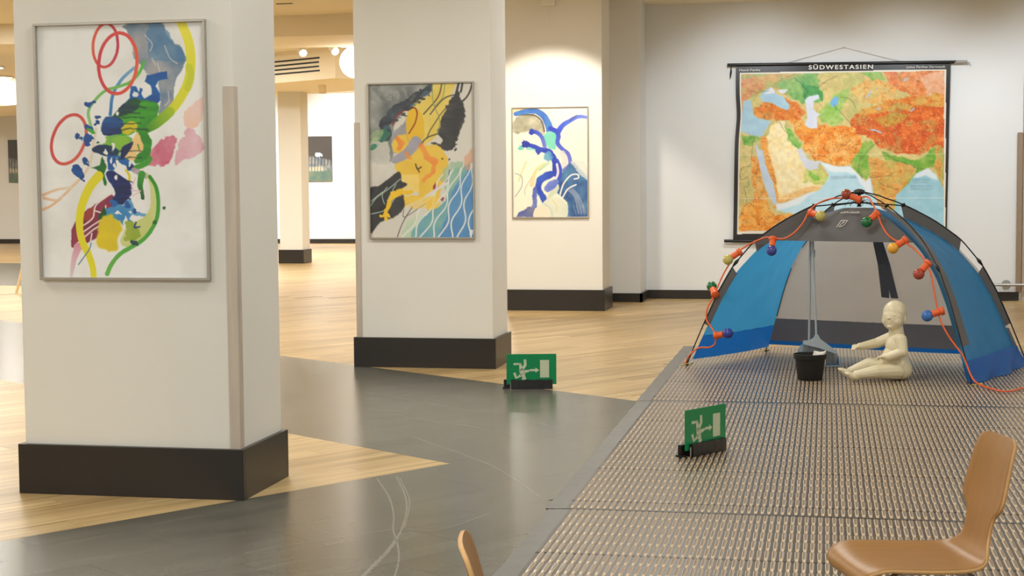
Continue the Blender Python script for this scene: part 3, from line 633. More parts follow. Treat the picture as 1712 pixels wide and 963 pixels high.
for k in range(4): a.stroke([(510 + k * 22, 800), (530 + k * 20, 870)], 3, (190, 200, 210), alpha=.7)
P3 = a
framed('tall white painting of red loops and blue green splashes', -3.972, -3.045, 1.115, 2.42, 7.456, P1)
framed('painting of yellow centre and grey clouds in a silver frame', -3.886, -2.948, 1.115, 2.452, 13.096, P2)
framed('smaller looking painting of blue branching plant forms on cream', -3.832, -2.876, 1.147, 2.512, 19.129, P3)

# ---- wall map
m_ = Art(350, 290, (1230, 111), (1589, 108.5), (1226, 402), (1579, 404), (38, 34, 34), 4); a = m_
inner = (a.X > 1236.5 - (a.Y - 120) * .014) & (a.X < 1581.5 - (a.Y - 120) * .016) & (a.Y > 122.5 - (a.X - 1235) * .013) & (a.Y < 391)
a.blend(inner.astype(float), (236, 228, 212))
land = (a.X > 1238.5 - (a.Y - 120) * .014) & (a.X < 1579.0 - (a.Y - 120) * .016) & (a.Y > 125 - (a.X - 1235) * .013) & (a.Y < 386)
a.blend(land.astype(float), (224, 198, 132), (206, 192, 122), 14)
base = a.img.copy(); K = dict(rough=.045, soft=1, cells=34, smooth=False, contrast=1.9)
def mp(pts, c1, c2=None, alpha=1.0, **kw):
    k = dict(K); k.update(kw); a.poly(pts, c1, c2, alpha, **k)
mp([(1236, 122), (1340, 120), (1345, 150), (1320, 160), (1290, 150), (1262, 160), (1240, 165)], (150, 178, 100), (214, 170, 100), contrast=2.5)
mp([(1238, 135), (1268, 128), (1278, 150), (1250, 160), (1238, 200)], (214, 140, 80), (222, 160, 120), contrast=2, alpha=.9)
mp([(1300, 145), (1345, 125), (1372, 125), (1378, 165), (1370, 172), (1342, 175), (1332, 165)], (110, 172, 96), (150, 190, 110))
mp([(1344, 140), (1372, 145), (1378, 168), (1365, 158), (1346, 168)], (62, 150, 78), (90, 165, 90))
mp([(1372, 190), (1392, 165), (1415, 148), (1422, 165), (1405, 180), (1410, 205), (1392, 215), (1375, 205)], (140, 192, 84), (186, 206, 120))
mp([(1440, 120), (1475, 120), (1480, 135), (1460, 140)], (120, 180, 80), (170, 196, 100))
mp([(1450, 135), (1500, 140), (1500, 170), (1440, 175), (1420, 150)], (236, 176, 90), (224, 200, 130), contrast=2.2)
mp([(1480, 122), (1584, 116), (1582, 175), (1530, 165), (1490, 145)], (224, 110, 40), (240, 160, 90), contrast=2.4)
mp([(1538, 128), (1582, 122), (1580, 180), (1550, 172)], (236, 170, 130), (232, 190, 160), alpha=.85)
mp([(1430, 200), (1440, 185), (1480, 172), (1530, 160), (1582, 155), (1582, 185), (1530, 190), (1470, 205)], (232, 130, 44), (226, 170, 80), contrast=2.6)
mp([(1425, 200), (1450, 192), (1500, 185), (1560, 178), (1582, 180), (1580, 250), (1560, 250), (1535, 260), (1500, 258), (1470, 244), (1450, 228), (1430, 225), (1420, 212)], (210, 84, 22), (228, 112, 36), contrast=2.6)
mp([(1462, 202), (1490, 190), (1522, 192), (1506, 206), (1482, 213)], (206, 146, 46), (214, 160, 60), rough=.008)
mp([(1258, 180), (1290, 172), (1318, 182), (1335, 186), (1345, 205), (1325, 205), (1290, 200), (1266, 202), (1257, 192)], (226, 120, 40), (238, 158, 70), contrast=2.4)
mp([(1314, 163), (1328, 168), (1348, 192), (1340, 200), (1320, 182)], (220, 116, 44), (236, 150, 70))
mp([(1322, 198), (1345, 206), (1370, 214), (1395, 214), (1432, 212), (1442, 240), (1436, 262), (1425, 280), (1382, 276), (1362, 268), (1348, 252), (1334, 226)], (236, 132, 32), (246, 186, 96), contrast=2.4)
mp([(1385, 240), (1412, 235), (1415, 262), (1395, 262)], (246, 196, 120), (236, 160, 70), alpha=.8)
mp([(1276, 235), (1288, 208), (1310, 203), (1326, 230), (1345, 280), (1388, 300), (1372, 320), (1330, 332), (1302, 344), (1290, 300)], (253, 240, 200), (248, 224, 160))
a.stroke([(1275, 235), (1286, 275), (1300, 338), (1312, 340)], 13, (238, 150, 50), (244, 180, 90), rough=.02, soft=4)
a.stroke([(1310, 335), (1345, 322), (1370, 318)], 12, (240, 190, 120), alpha=.8, rough=.02, soft=4)
mp([(1313, 210), (1326, 220), (1343, 246), (1334, 252), (1318, 234)], (96, 176, 60), (160, 200, 100))
mp([(1345, 278), (1378, 288), (1388, 302), (1366, 312), (1340, 306)], (190, 214, 96), (226, 220, 140))
mp([(1352, 290), (1368, 292), (1368, 302), (1355, 300)], (130, 200, 70))
mp([(1238, 225), (1262, 224), (1268, 232), (1258, 240), (1240, 240)], (96, 168, 60), (170, 190, 90))
mp([(1256, 262), (1270, 262), (1290, 345), (1300, 365), (1262, 388), (1240, 380), (1262, 330)], (238, 150, 56), (232, 186, 110), contrast=2.4)
mp([(1245, 345), (1285, 338), (1295, 360), (1330, 352), (1345, 360), (1300, 392), (1236, 390)], (238, 140, 36), (246, 186, 90), contrast=2.4)
mp([(1430, 255), (1442, 234), (1462, 240), (1450, 258), (1456, 290), (1448, 304), (1434, 296), (1427, 278)], (110, 172, 60), (170, 190, 90))
mp([(1474, 254), (1500, 266), (1530, 268), (1558, 252), (1572, 248), (1558, 282), (1528, 290), (1534, 278), (1500, 278), (1480, 268)], (86, 160, 50), (140, 180, 70))
mp([(1452, 262), (1480, 272), (1528, 280), (1528, 296), (1500, 330), (1490, 352), (1472, 360), (1460, 330), (1456, 296)], (220, 180, 92), (228, 160, 80), contrast=2.4)
mp([(1460, 300), (1478, 296), (1482, 340), (1476, 356), (1464, 340)], (232, 160, 74), alpha=.8); a.stroke([(1530, 295), (1510, 320), (1497, 340)], 8, (150, 180, 70), alpha=.8)
mp([(1560, 250), (1568, 245), (1572, 300), (1576, 320), (1566, 300), (1560, 280)], (226, 140, 60), (200, 170, 80)); mp([(1566, 250), (1582, 245), (1580, 305), (1572, 300)], (196, 176, 96), (160, 160, 80))
gn = np.clip((a.fbm(26, 4) - .52) * 7, 0, 1) * land; a.blend(gn * .35 * (a.img[..., 0] < 232), (176, 190, 110))
mot = (a.fbm(70, 3) - .5) * 38; a.img[land] = np.clip(a.img + mot[..., None] * np.array([.9, 1.0, .8]), 0, 255)[land]
SEA, SEA2, SH = (176, 214, 230), (196, 222, 234), (222, 226, 236)
def c16(p, ox, oy, s): return [(ox + x / s, oy + y / s) for x, y in p]
sea = dict(rough=.006, soft=1, smooth=False)
med = c16([(225, 640), (250, 480), (330, 460), (345, 610), (400, 650), (530, 680), (480, 760), (440, 835), (330, 815), (225, 780)], 1200, 90, 6.017)
blk = c16([(415, 440), (480, 370), (540, 340), (575, 380), (580, 405), (660, 430), (720, 510), (725, 545), (690, 570), (600, 530), (540, 495), (450, 490)], 1200, 90, 6.017)
for q in (med, blk): mp(q, SEA, (166, 200, 224), **sea)
mp(c16([(460, 420), (540, 340), (575, 380), (570, 400), (500, 410)], 1200, 90, 6.017), SH, **sea); mp(c16([(605, 370), (720, 360), (670, 405), (630, 400)], 1200, 90, 6.017), SH, **sea)
mp(c16([(880, 470), (920, 430), (1020, 412), (1028, 450), (970, 480), (962, 560), (1000, 600), (1040, 605), (1000, 640), (1005, 752), (930, 748), (878, 715), (905, 640), (890, 560)], 1200, 90, 6.017), (214, 220, 236), (226, 230, 240), **sea)
mp(c16([(1138, 490), (1180, 438), (1222, 445), (1210, 512), (1165, 542), (1140, 530)], 1200, 90, 6.017), (120, 184, 230), **sea)
mp(c16([(318, 30), (332, 60), (350, 100), (388, 112), (412, 230), (440, 300), (480, 390), (502, 500), (508, 562), (480, 572), (430, 480), (390, 370), (350, 200), (325, 90)], 1200, 230, 5.07), (186, 208, 228), (204, 218, 234), **sea)
mp(c16([(678, 102), (718, 92), (762, 180), (830, 205), (880, 200), (852, 262), (790, 282), (748, 262), (700, 180)], 1200, 230, 5.07), (208, 214, 226), (218, 222, 232), **sea)
ara = c16([(500, 565), (600, 545), (740, 490), (860, 450), (920, 380), (950, 320), (872, 205), (1000, 245), (1140, 252)], 1200, 230, 5.07) + c16([(120, 252), (180, 320), (240, 380), (280, 340), (300, 420), (310, 480), (345, 570), (400, 620), (480, 620), (400, 840), (-250, 840)], 1400, 230, 5.07) + [(1345, 360), (1300, 352)]
mp(ara, (196, 230, 242), (182, 220, 236), **sea)
mp(c16([(500, 565), (600, 545), (740, 490), (860, 450), (700, 560), (560, 600), (510, 620)], 1200, 230, 5.07), (240, 244, 246), alpha=.8, rough=.01, soft=3)
mp(c16([(880, 220), (1000, 245), (1140, 255), (1190, 330), (1100, 300), (950, 290)], 1200, 230, 5.07), (240, 246, 248), alpha=.85, rough=.01, soft=3); mp(c16([(150, 290), (240, 380), (280, 345), (300, 480), (250, 460), (180, 370)], 1400, 230, 5.07), (238, 240, 246), alpha=.85, rough=.01, soft=2)
mp(c16([(480, 620), (500, 490), (560, 440), (620, 370), (660, 310), (760, 268), (830, 330), (872, 400), (884, 430), (900, 860), (420, 860)], 1400, 230, 5.07), (150, 200, 216), (170, 212, 226), **sea)
mp(c16([(640, 345), (665, 310), (760, 268), (830, 330), (840, 370), (740, 330)], 1400, 230, 5.07), (232, 238, 244), alpha=.9, rough=.01, soft=2)
for q in ([(1515, 135), (1520, 132)], [(1452, 165), (1458, 158)], [(1466, 182), (1472, 182)], [(1522, 186), (1527, 184)], [(1460, 218), (1472, 222)]): a.stroke(q, 3, (176, 198, 216), rough=.03)
RV = (70, 76, 62)
for q in ([(1262, 228), (1258, 250), (1255, 270), (1242, 282), (1240, 298), (1252, 295), (1252, 308), (1244, 318), (1248, 345), (1237, 365)], [(1345, 165), (1352, 150), (1340, 140), (1330, 132)], [(1395, 175), (1410, 195), (1425, 210)], [(1405, 165), (1425, 170), (1432, 185)], [(1300, 205), (1312, 220), (1325, 235), (1333, 248)], [(1440, 300), (1438, 275), (1452, 250), (1470, 235)], [(1545, 285), (1525, 278), (1500, 272), (1480, 258)], [(1457, 296), (1480, 296), (1495, 290)], [(1500, 318), (1480, 312), (1470, 305)], [(1256, 150), (1270, 155), (1285, 152)], [(1305, 140), (1320, 130), (1330, 125)], [(1365, 150), (1385, 135), (1400, 128)]): a.stroke(q, .9, RV, alpha=.6, rough=.03)
# relief shading lines of the mountain print
rl = a.fbm(34, 4, 1.6); ridge = np.clip(np.abs(rl - .5) < .02, 0, 1).astype(float); orange = np.clip((a.img[..., 0] - a.img[..., 2] - 90) / 60, 0, 1)
a.blend(ridge * orange * .5, (150, 62, 16)); rl = a.fbm(30, 4, 1.6); a.blend((np.abs(rl - .52) < .012).astype(float) * orange * .5, (250, 214, 160))
a.blend((np.abs(a.Y - 332) < .5).astype(float) * inner * .5, (250, 246, 238)); a.blend((np.abs(a.Y - 259) < .4).astype(float) * inner * .35, (250, 240, 226))
a.img[~land & inner] = (232, 226, 212); a.img[~inner] = (34, 31, 33)
wm = thing('wall_map', 'physical school wall map of south-west Asia on the white wall', 'map', (0.17, YW - 0.05, 0.75))
def mpos(u, v):
    xl = -1.205 - 0.035 * v - 0.02 * np.exp(-((v - .28) / .1) ** 2) * -1; xr = 1.552 - 0.025 * v
    zt = 3.112 - 0.03 * u; zb = 0.785 + 0.0 * u
    return xl + (xr - xl) * u, YW - 0.045 - 0.012 * np.sin(u * 9 + v * 3) * v - 0.006 * np.sin(v * 14), zt + (zb - zt) * v
a.sheet('map_sheet', mpos, wm, art_material('glossy_map', 0.38))
MB().tube([(-1.32, YW - 0.05, 3.126), (1.62, YW - 0.05, 3.099)], 0.021, 12).build('top_rod', BLACKM, wm, 'auto')
MB().tube([(1.60, YW - 0.05, 3.099), (1.76, YW - 0.05, 3.097)], 0.021, 12).tube([(1.74, YW - 0.05, 3.099), (1.785, YW - 0.055, 3.091), (1.79, YW - 0.055, 3.05)], 0.006, 6).build('rod_hook', CHROME, wm, 'auto')
MB().tube([(-1.36, YW - 0.05, 0.782), (1.68, YW - 0.05, 0.76)], 0.02, 12).build('bottom_rod', BLACKM, wm, 'auto')
MB().tube([(-0.55, YW - 0.03, 3.14), (0.2, YW - 0.012, 3.325), (0.95, YW - 0.03, 3.12)], 0.0035, 6).build('hanging_cord', mat('pale_cord', (214, 206, 196), 0.8), wm)
MB().tube([(0.2, YW - 0.03, 3.325), (0.2, YW, 3.325)], 0.008, 8).build('nail', CHROME, wm)
MB().tube([(-1.27, YW - 0.05, 3.11), (-1.272, YW - 0.05, 3.03), (-1.28, YW - 0.05, 2.96)], [0.003, 0.012, 0.008], 8).build('pull_tab', BLACKM, wm)
WHT = mat('white_print', (232, 230, 226), 0.6)
text('title', 'SÜDWESTASIEN', 0.078, (0.16, YW - 0.072, 3.062), (1, 0, -0.012), (0, 0, 1), WHT, wm, spacing=1.25, sx=1.25, bold=0.0015)
text('imprint', 'Haack-Painke', 0.045, (-1.165, YW - 0.068, 3.052), (1, 0, -0.011), (0, 0, 1), WHT, wm, align='LEFT', sx=1.15)
text('imprint', 'Justus Perthes Darmstadt', 0.045, (1.485, YW - 0.068, 3.04), (1, 0, -0.011), (0, 0, 1), WHT, wm, align='RIGHT', sx=1.05)
SEATX = mat('map_lettering', (104, 140, 158), 0.7)
text('sea_name', 'GOLF VON', 0.036, (1.19, YW - 0.078, 1.58), (1, 0, 0), (0, 0, 1), SEATX, wm, spacing=1.3)['kind'] = 'stuff'
text('sea_name', 'BENGALEN', 0.036, (1.19, YW - 0.078, 1.50), (1, 0, 0), (0, 0, 1), SEATX, wm, spacing=1.5)['kind'] = 'stuff'
text('sea_name', 'ARABISCHES MEER', 0.032, (0.20, YW - 0.074, 1.63), (1, 0, 0), (0, 0, 1), SEATX, wm, spacing=1.3)['kind'] = 'stuff'

# ------------------------------------------------------------------ far background things
def poster(label, x0, x1, z0, z1, seed):
    a = Art(40, 60, (0, 0), (100, 0), (0, 200), (100, 200), (70, 66, 62), seed)
    a.poly([(0, 85), (100, 105), (100, 205), (0, 205)], (96, 110, 124), (150, 150, 140), smooth=False, rough=.05)
    a.poly([(0, 160), (100, 150), (100, 205), (0, 205)], (120, 130, 96), (80, 110, 110), smooth=False, rough=.08)
    for k in range(9): a.stroke([(k * 12 + 2, 90 + k), (k * 12, 130)], 4, (46, 50, 56), alpha=.7)
    for k in range(6): a.stroke([(8 + k * 11, 138), (8 + k * 11, 152)], 6, (226, 204, 150), alpha=.8)
    if seed == 21: a.blob(50, 82, 14, (232, 236, 244), (150, 190, 220), ry=10, rough=.1)
    t = thing('poster', label, 'poster', ((x0 + x1) / 2, 39.97, z0))
    MB().box(x0, x1, 39.965, 39.998, z0, z1).build('board', BLACK, t)
    a.sheet('print', lambda u, v: (x0 + (x1 - x0) * u, np.full(u.shape, 39.96), z1 - (z1 - z0) * v), t, PRINT); return t
poster('dark poster with a white bird on the far wall, right of the slim column', -13.62, -12.876, 1.644, 2.836, 21)
poster('grey blue poster on the far wall at the left edge', -22.21, -21.45, 1.68, 2.854, 22)
GLOBE = emit_mat('globe_glow', (255, 246, 232), 14.0)
def globe(label, c, r):
    t = thing('globe_lamp', label, 'lamp', (c[0], c[1], c[2] - r), 'hanging globe lamps')
    prof = [(max(0.001, r * math.sin(math.pi * i / 16)), -r * math.cos(math.pi * i / 16)) for i in range(17)]
    MB().lathe(prof, 28, c).build('globe', GLOBE, t, True)
    MB().tube([(c[0], c[1], c[2] + r), (c[0], c[1], max(ZC, c[2] + r + .03))], 0.01, 6).build('stem', FRAME, t)
globe('white globe lamp half hidden behind the middle column', (-7.15, 23.45, 3.455), 0.245)
globe('white globe lamp at the far left edge', (-18.4, 33.0, 3.70), 0.226)
LED = emit_mat('lamp_glow', (255, 246, 228), 9.0)
def ceil_spot(label, c, tilt):
    t = thing('spotlight', label, 'lamp', c, 'spotlights in the ceiling recess')
    d = Vector(tilt).normalized(); p = Vector(c)
    MB().tube([p, p - Vector((0, 0, .05))], 0.03, 10).build('mount', PLASTER, t)
    q = p - Vector((0, 0, .1))
    MB().tube([q - d * .08, q + d * .12], 0.07, 14).build('housing', PLASTER, t, 'auto')
    MB().lathe([(0.001, 0), (0.06, 0), (0.06, 0.004), (0.001, 0.005)], 16, q + d * .12, axis=d).build('lens', LED, t)
ceil_spot('left spotlight above the black vent slots', (-8.80, 25.75, ZC), (0.45, -0.75, -0.45))
ceil_spot('right spotlight above the black vent slots', (-8.18, 25.55, ZC), (0.55, -0.7, -0.5))
for i, (x, y, lb) in enumerate(((-7.9, 25.35, 'long light strip next to the globe lamp'), (-16.3, 28.7, 'nearer round ceiling light at the left edge'), (-17.6, 31.4, 'farther round ceiling light at the left edge'))):
    t = thing('ceiling_light', lb, 'lamp', (x, y, ZC))
    if i == 0:
        b = MB().box(x - .1, x + .8, y, y + .12, ZC - .09, ZC - .02); b.build('diffuser', LED, t); MB().box(x - .12, x + .82, y - .02, y + .14, ZC - .02, ZC).build('housing', PLASTER, t)
    else:
        MB().lathe([(0.001, 0), (0.26, 0), (0.26, 0.03), (0.001, 0.03)], 20, (x, y, ZC - .035)).build('diffuser', LED, t)
        MB().lathe([(0.28, 0), (0.30, 0), (0.30, 0.03), (0.28, 0.03)], 20, (x, y, ZC - .03)).build('ring', PLASTER, t)
t = thing('downlight_cylinder', 'small cream cylinder lamp under the far bulkhead', 'lamp', (-9.25, 28.2, 3.30))
MB().tube([(-9.25, 28.2, 3.42), (-9.25, 28.2, 3.27)], 0.075, 16).build('cylinder', CEIL, t, 'auto'); MB().lathe([(0.001, 0), (0.055, 0), (0.055, .004), (0.001, .005)], 14, (-9.25, 28.2, 3.262)).build('lens', mat('dim_lens', (230, 214, 180), 0.4), t)
# pale wooden easel mostly hidden behind the nearest column
PINE = mat('pale_pine', (226, 200, 156), 0.6, stretch=(8, 8, 1))
t = thing('easel', 'pale wooden easel leg peeking out left of the nearest column', 'easel', (-11.6, 21.5, 0))
for p, q in (((-11.84, 21.42, 0), (-11.45, 21.5, 1.5)), ((-11.0, 21.42, 0), (-11.4, 21.5, 1.5)), ((-11.42, 22.2, 0), (-11.42, 21.5, 1.5))): MB().tube([p, q], 0.02, 6).build('leg', PINE, t)
MB().tube([(-11.70, 21.43, 0.55), (-11.15, 21.43, 0.55)], 0.02, 6).build('tray', PINE, t)
# door and bump rail at the right end of the back wall
FAWN = mat('fawn_panel', (186, 166, 142), 0.6, stretch=(6, 6, 1)); FAWN2 = mat('dark_fawn', (150, 128, 106), 0.6, stretch=(6, 6, 1))
dr = tag(MB().box(2.475, 3.55, YW - 0.035, YW + 0.02, 0, 2.92).build('door_1', FAWN), 'fawn door panel at the right edge', None, kind='structure')
MB().box(2.405, 2.465, YW - 0.06, YW + 0.0, 0.125, 2.18).build('door_frame', FAWN2, dr); MB().box(2.55, 3.45, YW - 0.05, YW - 0.03, 0.1, 2.75).build('door_leaf', FAWN, dr)
rl_ = thing('bump_rail', 'steel bump rail low on the wall right of the tent', 'rail', (2.6, YW, 0.21))
MB().tube([(1.75, YW - 0.11, 0.212), (3.6, YW - 0.11, 0.216)], 0.019, 12).build('tube', CHROME, rl_, 'auto')
for x in (2.285, 3.3):
    MB().lathe([(0.001, 0), (0.058, 0), (0.058, 0.012), (0.001, 0.014)], 20, (x, YW, 0.214), axis=(0, -1, 0)).tube([(x, YW - .01, .214), (x, YW - .11, .214)], 0.012, 8).build('flange', CHROME, rl_, 'auto')

# ------------------------------------------------------------------ floor mat with rows of tapered pegs
MATB = mat('mat_grey', (70, 67, 64), 0.28, var=0.06, scale=5); MATE = mat('mat_edge', (112, 110, 106), 0.45, var=0.1, scale=9, bump=0.1, bscale=12)
PEG_L = mat('peg_light', (212, 188, 156), 0.3, var=0.04); PEG_D = mat('peg_mid', (132, 115, 98), 0.3, var=0.05)
PX, PY = 0.0317, 0.1795
def peg_geo():
    st = [(0.087, 0.0100, 0.0036), (0.03, 0.0096, 0.0038), (-0.045, 0.0084, 0.0038), (-0.078, 0.0064, 0.0034), (-0.088, 0.0035, 0.001)]
    vs = []
    for y, wv, h in st: vs += [(-wv, y, 0.0), (-wv * .62, y, h), (0, y, h * .72), (wv * .62, y, h), (wv, y, 0.0)]
    fs, mi = [], []
    for i in range(len(st) - 1):
        for j in range(4): fs.append((i * 5 + j, i * 5 + j + 1, (i + 1) * 5 + j + 1, (i + 1) * 5 + j)); mi.append(0 if j in (0, 3) or i >= 2 else 1)
    fs.append((4, 3, 2, 1, 0)); mi.append(0)
    return vs, fs, mi
pv, pf, pm = peg_geo()
_b = MB()
for f, q in zip(pf, pm): _b.f.append(f); _b.mi.append(q)
_b.v = pv; peg_me = _b.mesh('peg'); peg_me.materials.append(PEG_L); peg_me.materials.append(PEG_D)
ZM = 0.006
def mat_sheet(label, y0, y1, x0, x1, singles):
    t = thing('floor_mat', label, 'mat', ((x0 + x1) / 2, (y0 + y1) / 2, 0), 'peg mats laid end to end')
    MB().box(x0 + 0.1, x1, y0 + .006, y1 - .006, 0, ZM).build('base_sheet', MATB, t)
    e = MB(); n = 24
    for i in range(n):
        ya, yb = y0 + .006 + (y1 - y0 - .012) * i / n, y0 + .006 + (y1 - y0 - .012) * (i + 1) / n
        ja, jb_ = 0.004 * math.sin(i * 2.3), 0.004 * math.sin((i + 1) * 2.3)
        e.add([(x0 + ja, ya, .003), (x0 + .102, ya, ZM), (x0 + .102, yb, ZM), (x0 + jb_, yb, .003), (x0 + ja, ya, 0), (x0 + jb_, yb, 0)], [(0, 1, 2, 3), (4, 0, 3, 5)])
    e.build('edge_strip', MATE, t)
    MB().box(x0 + .03, x1, y1 - .006, y1 + .006, 0, 0.003).build('joint_gap', BLACK, t)
    for q in range(1, int((y1 - y0) / PY / 5) + 1):
        yf_ = y1 - .012 - PY * 5 * q; MB().box(x0 + .1, x1, yf_ - .008, yf_ + .008, ZM - .001, ZM + .0012).build('fold_line', BLACK, t)
    cells = []
    ny = int((y1 - y0 - .02) / PY)
    for j in range(ny):
        yc = y1 - .012 - PY * (j + .5)
        for i in range(int((x1 - x0 - .12) / PX)):
            xc = x0 + .112 + PX * (i + .5) + 0.0015 * math.sin(j * 3.1)
            cells.append((xc, yc))
    vis = [c for c in cells if -0.235 * c[1] < c[0] < 0.13 * c[1] and c[1] > 5.9]
    near = sorted(vis, key=lambda c: c[0] ** 2 + c[1] ** 2)[:singles]; ns = set(near)
    for xc, yc in near:
        o = bpy.data.objects.new('peg', peg_me); COL.objects.link(o); o.parent = t; o.matrix_parent_inverse = t.matrix_basis.inverted(); o.location = (xc, yc, ZM)
    rest = [c for c in cells if c not in ns]
    V = np.array(pv); R_ = np.array(rest); co = (V[None] + np.stack([R_[:, 0], R_[:, 1], np.full(len(R_), ZM)], -1)[:, None]).reshape(-1, 3)
    fs = []; k = len(pv)
    for q in range(len(rest)): fs += [tuple(i + q * k for i in f) for f in pf]
    me = bpy.data.meshes.new('peg_field'); me.from_pydata(co.tolist(), [], fs); me.polygons.foreach_set('material_index', pm * len(rest))
    tag(obj('peg_field', me, [PEG_L, PEG_D], t), kind='stuff')
MX0, MX1 = -1.345, 2.75
mat_sheet('grey mat of beige pegs under the blue tent', 11.275, 15.12, MX0 - .01, MX1, 0)
mat_sheet('grey mat of beige pegs under the green sign, between two black joints', 7.47, 11.275, MX0, MX1, 300)
mat_sheet('grey mat of beige pegs under the wooden chair at the front', 3.67, 7.47, MX0 + .02, MX1, 300)
ZT = ZM + 0.0038   # top of the pegs

# ------------------------------------------------------------------ exit signs
GREEN = tinted_plastic('green_acrylic', (24, 158, 98), 0.32); PICTO = mat('pale_green_print', (196, 206, 178), 0.5); TAPE = mat('black_tape', (16, 16, 17), 0.4, bump=0.5, bscale=18)
def exit_sign(label, p, ang, z0):
    t = thing('exit_sign', label, 'sign', (0, 0, 0), 'green exit signs standing upside down')
    W_, H_ = 0.385, 0.235
    MB().box(0, W_, 0, 0.008, 0.035, 0.035 + H_, bev=0.001).build('panel', GREEN, t)
    f = lambda x, z, d: (x, -0.0008 - d * .001, z)
    # upside-down running figure: coordinates in panel metres (x right, z up)
    s = lambda pts: [(0.045 + x * 0.001, 0.035 + z * 0.001) for x, z in pts]
    sf = lambda pts: s([(68 + (x - 68) * 1.12, 118 + (z - 118) * 1.05) for x, z in pts])
    fig = MB()
    for q in ([(16, 164), (66, 164), (70, 150), (16, 148)], [(52, 164), (70, 160), (84, 112), (58, 100)],
              [(86, 190), (104, 190), (106, 146), (86, 112), (68, 118), (86, 150)], [(52, 118), (84, 124), (96, 84), (62, 72)],
              [(84, 110), (126, 114), (126, 100), (88, 86)], [(66, 92), (40, 60), (28, 96), (12, 88), (30, 46), (72, 66)], [(60, 84), (94, 92), (96, 62), (66, 60)]):
        fig.slab(sf(q), f, 0.4)
    hd = [(88 + 15 * math.cos(k * .524), 50 + 15 * math.sin(k * .524)) for k in range(12)]; fig.slab(sf(hd), f, 0.4)
    fig.build('running_figure', PICTO, t)
    MB().slab(s([(136, 118), (178, 118), (178, 130), (208, 110), (178, 90), (178, 102), (136, 102)]), f, 0.4).build('arrow', PICTO, t)
    MB().slab(s([(214, 188), (284, 188), (284, 52), (214, 52)]), f, 0.4).build('door_symbol', PICTO, t)
    b = MB(); n = 16
    for i in range(n + 1):
        x = 0.035 + 0.32 * i / n; j = 0.0012 * math.sin(i * 2.1); h = 0.072 + 0.002 * math.sin(i * 1.3)
        b.v += [(x, -0.03 + j, 0), (x, -0.026 + j, h), (x, 0.034 - j, h - .002), (x, 0.038 - j, 0)]
    for i in range(n):
        for k in range(4): b.f.append((i * 4 + k, i * 4 + (k + 1) % 4, (i + 1) * 4 + (k + 1) % 4, (i + 1) * 4 + k)); b.mi.append(0)
    b.f += [(0, 1, 2, 3), (n * 4 + 3, n * 4 + 2, n * 4 + 1, n * 4)]; b.mi += [0, 0]
    b.build('tape_base', TAPE, t, 'auto')
    MB().box(-0.022, 0.03, 0.02, 0.04, 0, 0.07).box(-0.03, 0.02, 0.008, 0.05, 0.0, 0.012).build('tape_flap', TAPE, t)
    MB().tube([(0.03, -0.012, 0.001), (0.031, -0.012, 0.055)], 0.004, 8).build('pin', CHROME, t)
    t.location = (p[0], p[1], z0); t.rotation_euler = (0, 0, ang)
    return t
exit_sign('green exit sign standing on bare floor beside the middle column', (-2.425, 11.815, 0), 0.205, 0.0)
exit_sign('green exit sign standing on the peg mat', (-0.792, 8.965, 0), 1.003, ZT)

# ------------------------------------------------------------------ tent
FLt, FRt, BLt, BRt = Vector((-1.184, 13.497, 0)), Vector((1.099, 12.491, 0)), Vector((-0.556, 14.675, 0)), Vector((1.67, 13.86, 0))
TC = Vector((0.262, 13.68, 0)); ZH = 1.475
ZT_, RT_ = [0, .1, .242, .432, .578, .727, .835, .927, .98, 1], [1, .96, .90, .814, .73, .602, .45, .27, .12, 0]
def rad_at(z):
    """smooth monotone radius profile"""
    a_ = np.interp([max(0, z - .02), z, min(1, z + .02)], ZT_, RT_); return float(a_.mean()) if 0.02 < z < 0.98 else float(np.interp(z, ZT_, RT_))
def corner(Fp, z, hs=1.0, vs=1.0, lift=0.0):
    p = TC + (Fp - TC) * rad_at(z) * hs; return Vector((p.x, p.y, ZT + ZH * z * vs + lift * (1 - z)))
tent = thing('tent', 'blue and grey pop-up beach tent hung with coloured bulbs', 'tent', (TC.x, TC.y, 0))
TBLUE = mat('blue_nylon', (52, 132, 190), 0.5, var=0.05, scale=6, bump=0.35, bscale=9, transl=0.45, tcol=(70, 170, 232))
TBLUE2 = mat('deep_blue_nylon', (22, 104, 186), 0.5, var=0.05, scale=6, bump=0.3, bscale=9, transl=0.4, tcol=(30, 120, 214))
TGREY = mat('grey_nylon', (98, 96, 96), 0.6, var=0.05, bump=0.2, bscale=9, transl=0.15)
TMESH = mat('light_grey_lining', (190, 187, 184), 0.7, var=0.04, bump=0.3, bscale=12, transl=0.5, tcol=(222, 218, 214))
TDARK = mat('charcoal_nylon', (116, 114, 120), 0.55, var=0.06, bump=0.25, bscale=9, transl=0.25)
HS, VS = 0.965, 0.925
def panel(name, A, B, z0, z1, material, sag=0.03, lift=0.0, off=0.0, nu=26, nv=22, wr=0.004, hs=HS):
    def fn(u, v):
        z = z0 + (z1 - z0) * u; p = corner(A, z, hs, VS, lift); q = corner(B, z, hs, VS, lift); c = p.lerp(q, v)
        inn = Vector((TC.x - c.x, TC.y - c.y, 0)); inn = inn.normalized() if inn.length > 1e-4 else inn
        k = 4 * v * (1 - v) * (1 - z) ** .4
        c = c + inn * (sag * k + off + wr * math.sin(v * 31 + z * 13) * k + wr * math.sin(v * 12 - z * 22) * k)
        return c
    return MB().grid(fn, nu, nv).build(name, material, tent, True, fix=False)
panel('left_panel', FLt, BLt, 0.155, 0.985, TBLUE, lift=0.05, sag=0.05, wr=0.007)
panel('left_lower_band', FLt, BLt, 0.0, 0.157, TBLUE2, lift=0.05, sag=0.05, nu=8)
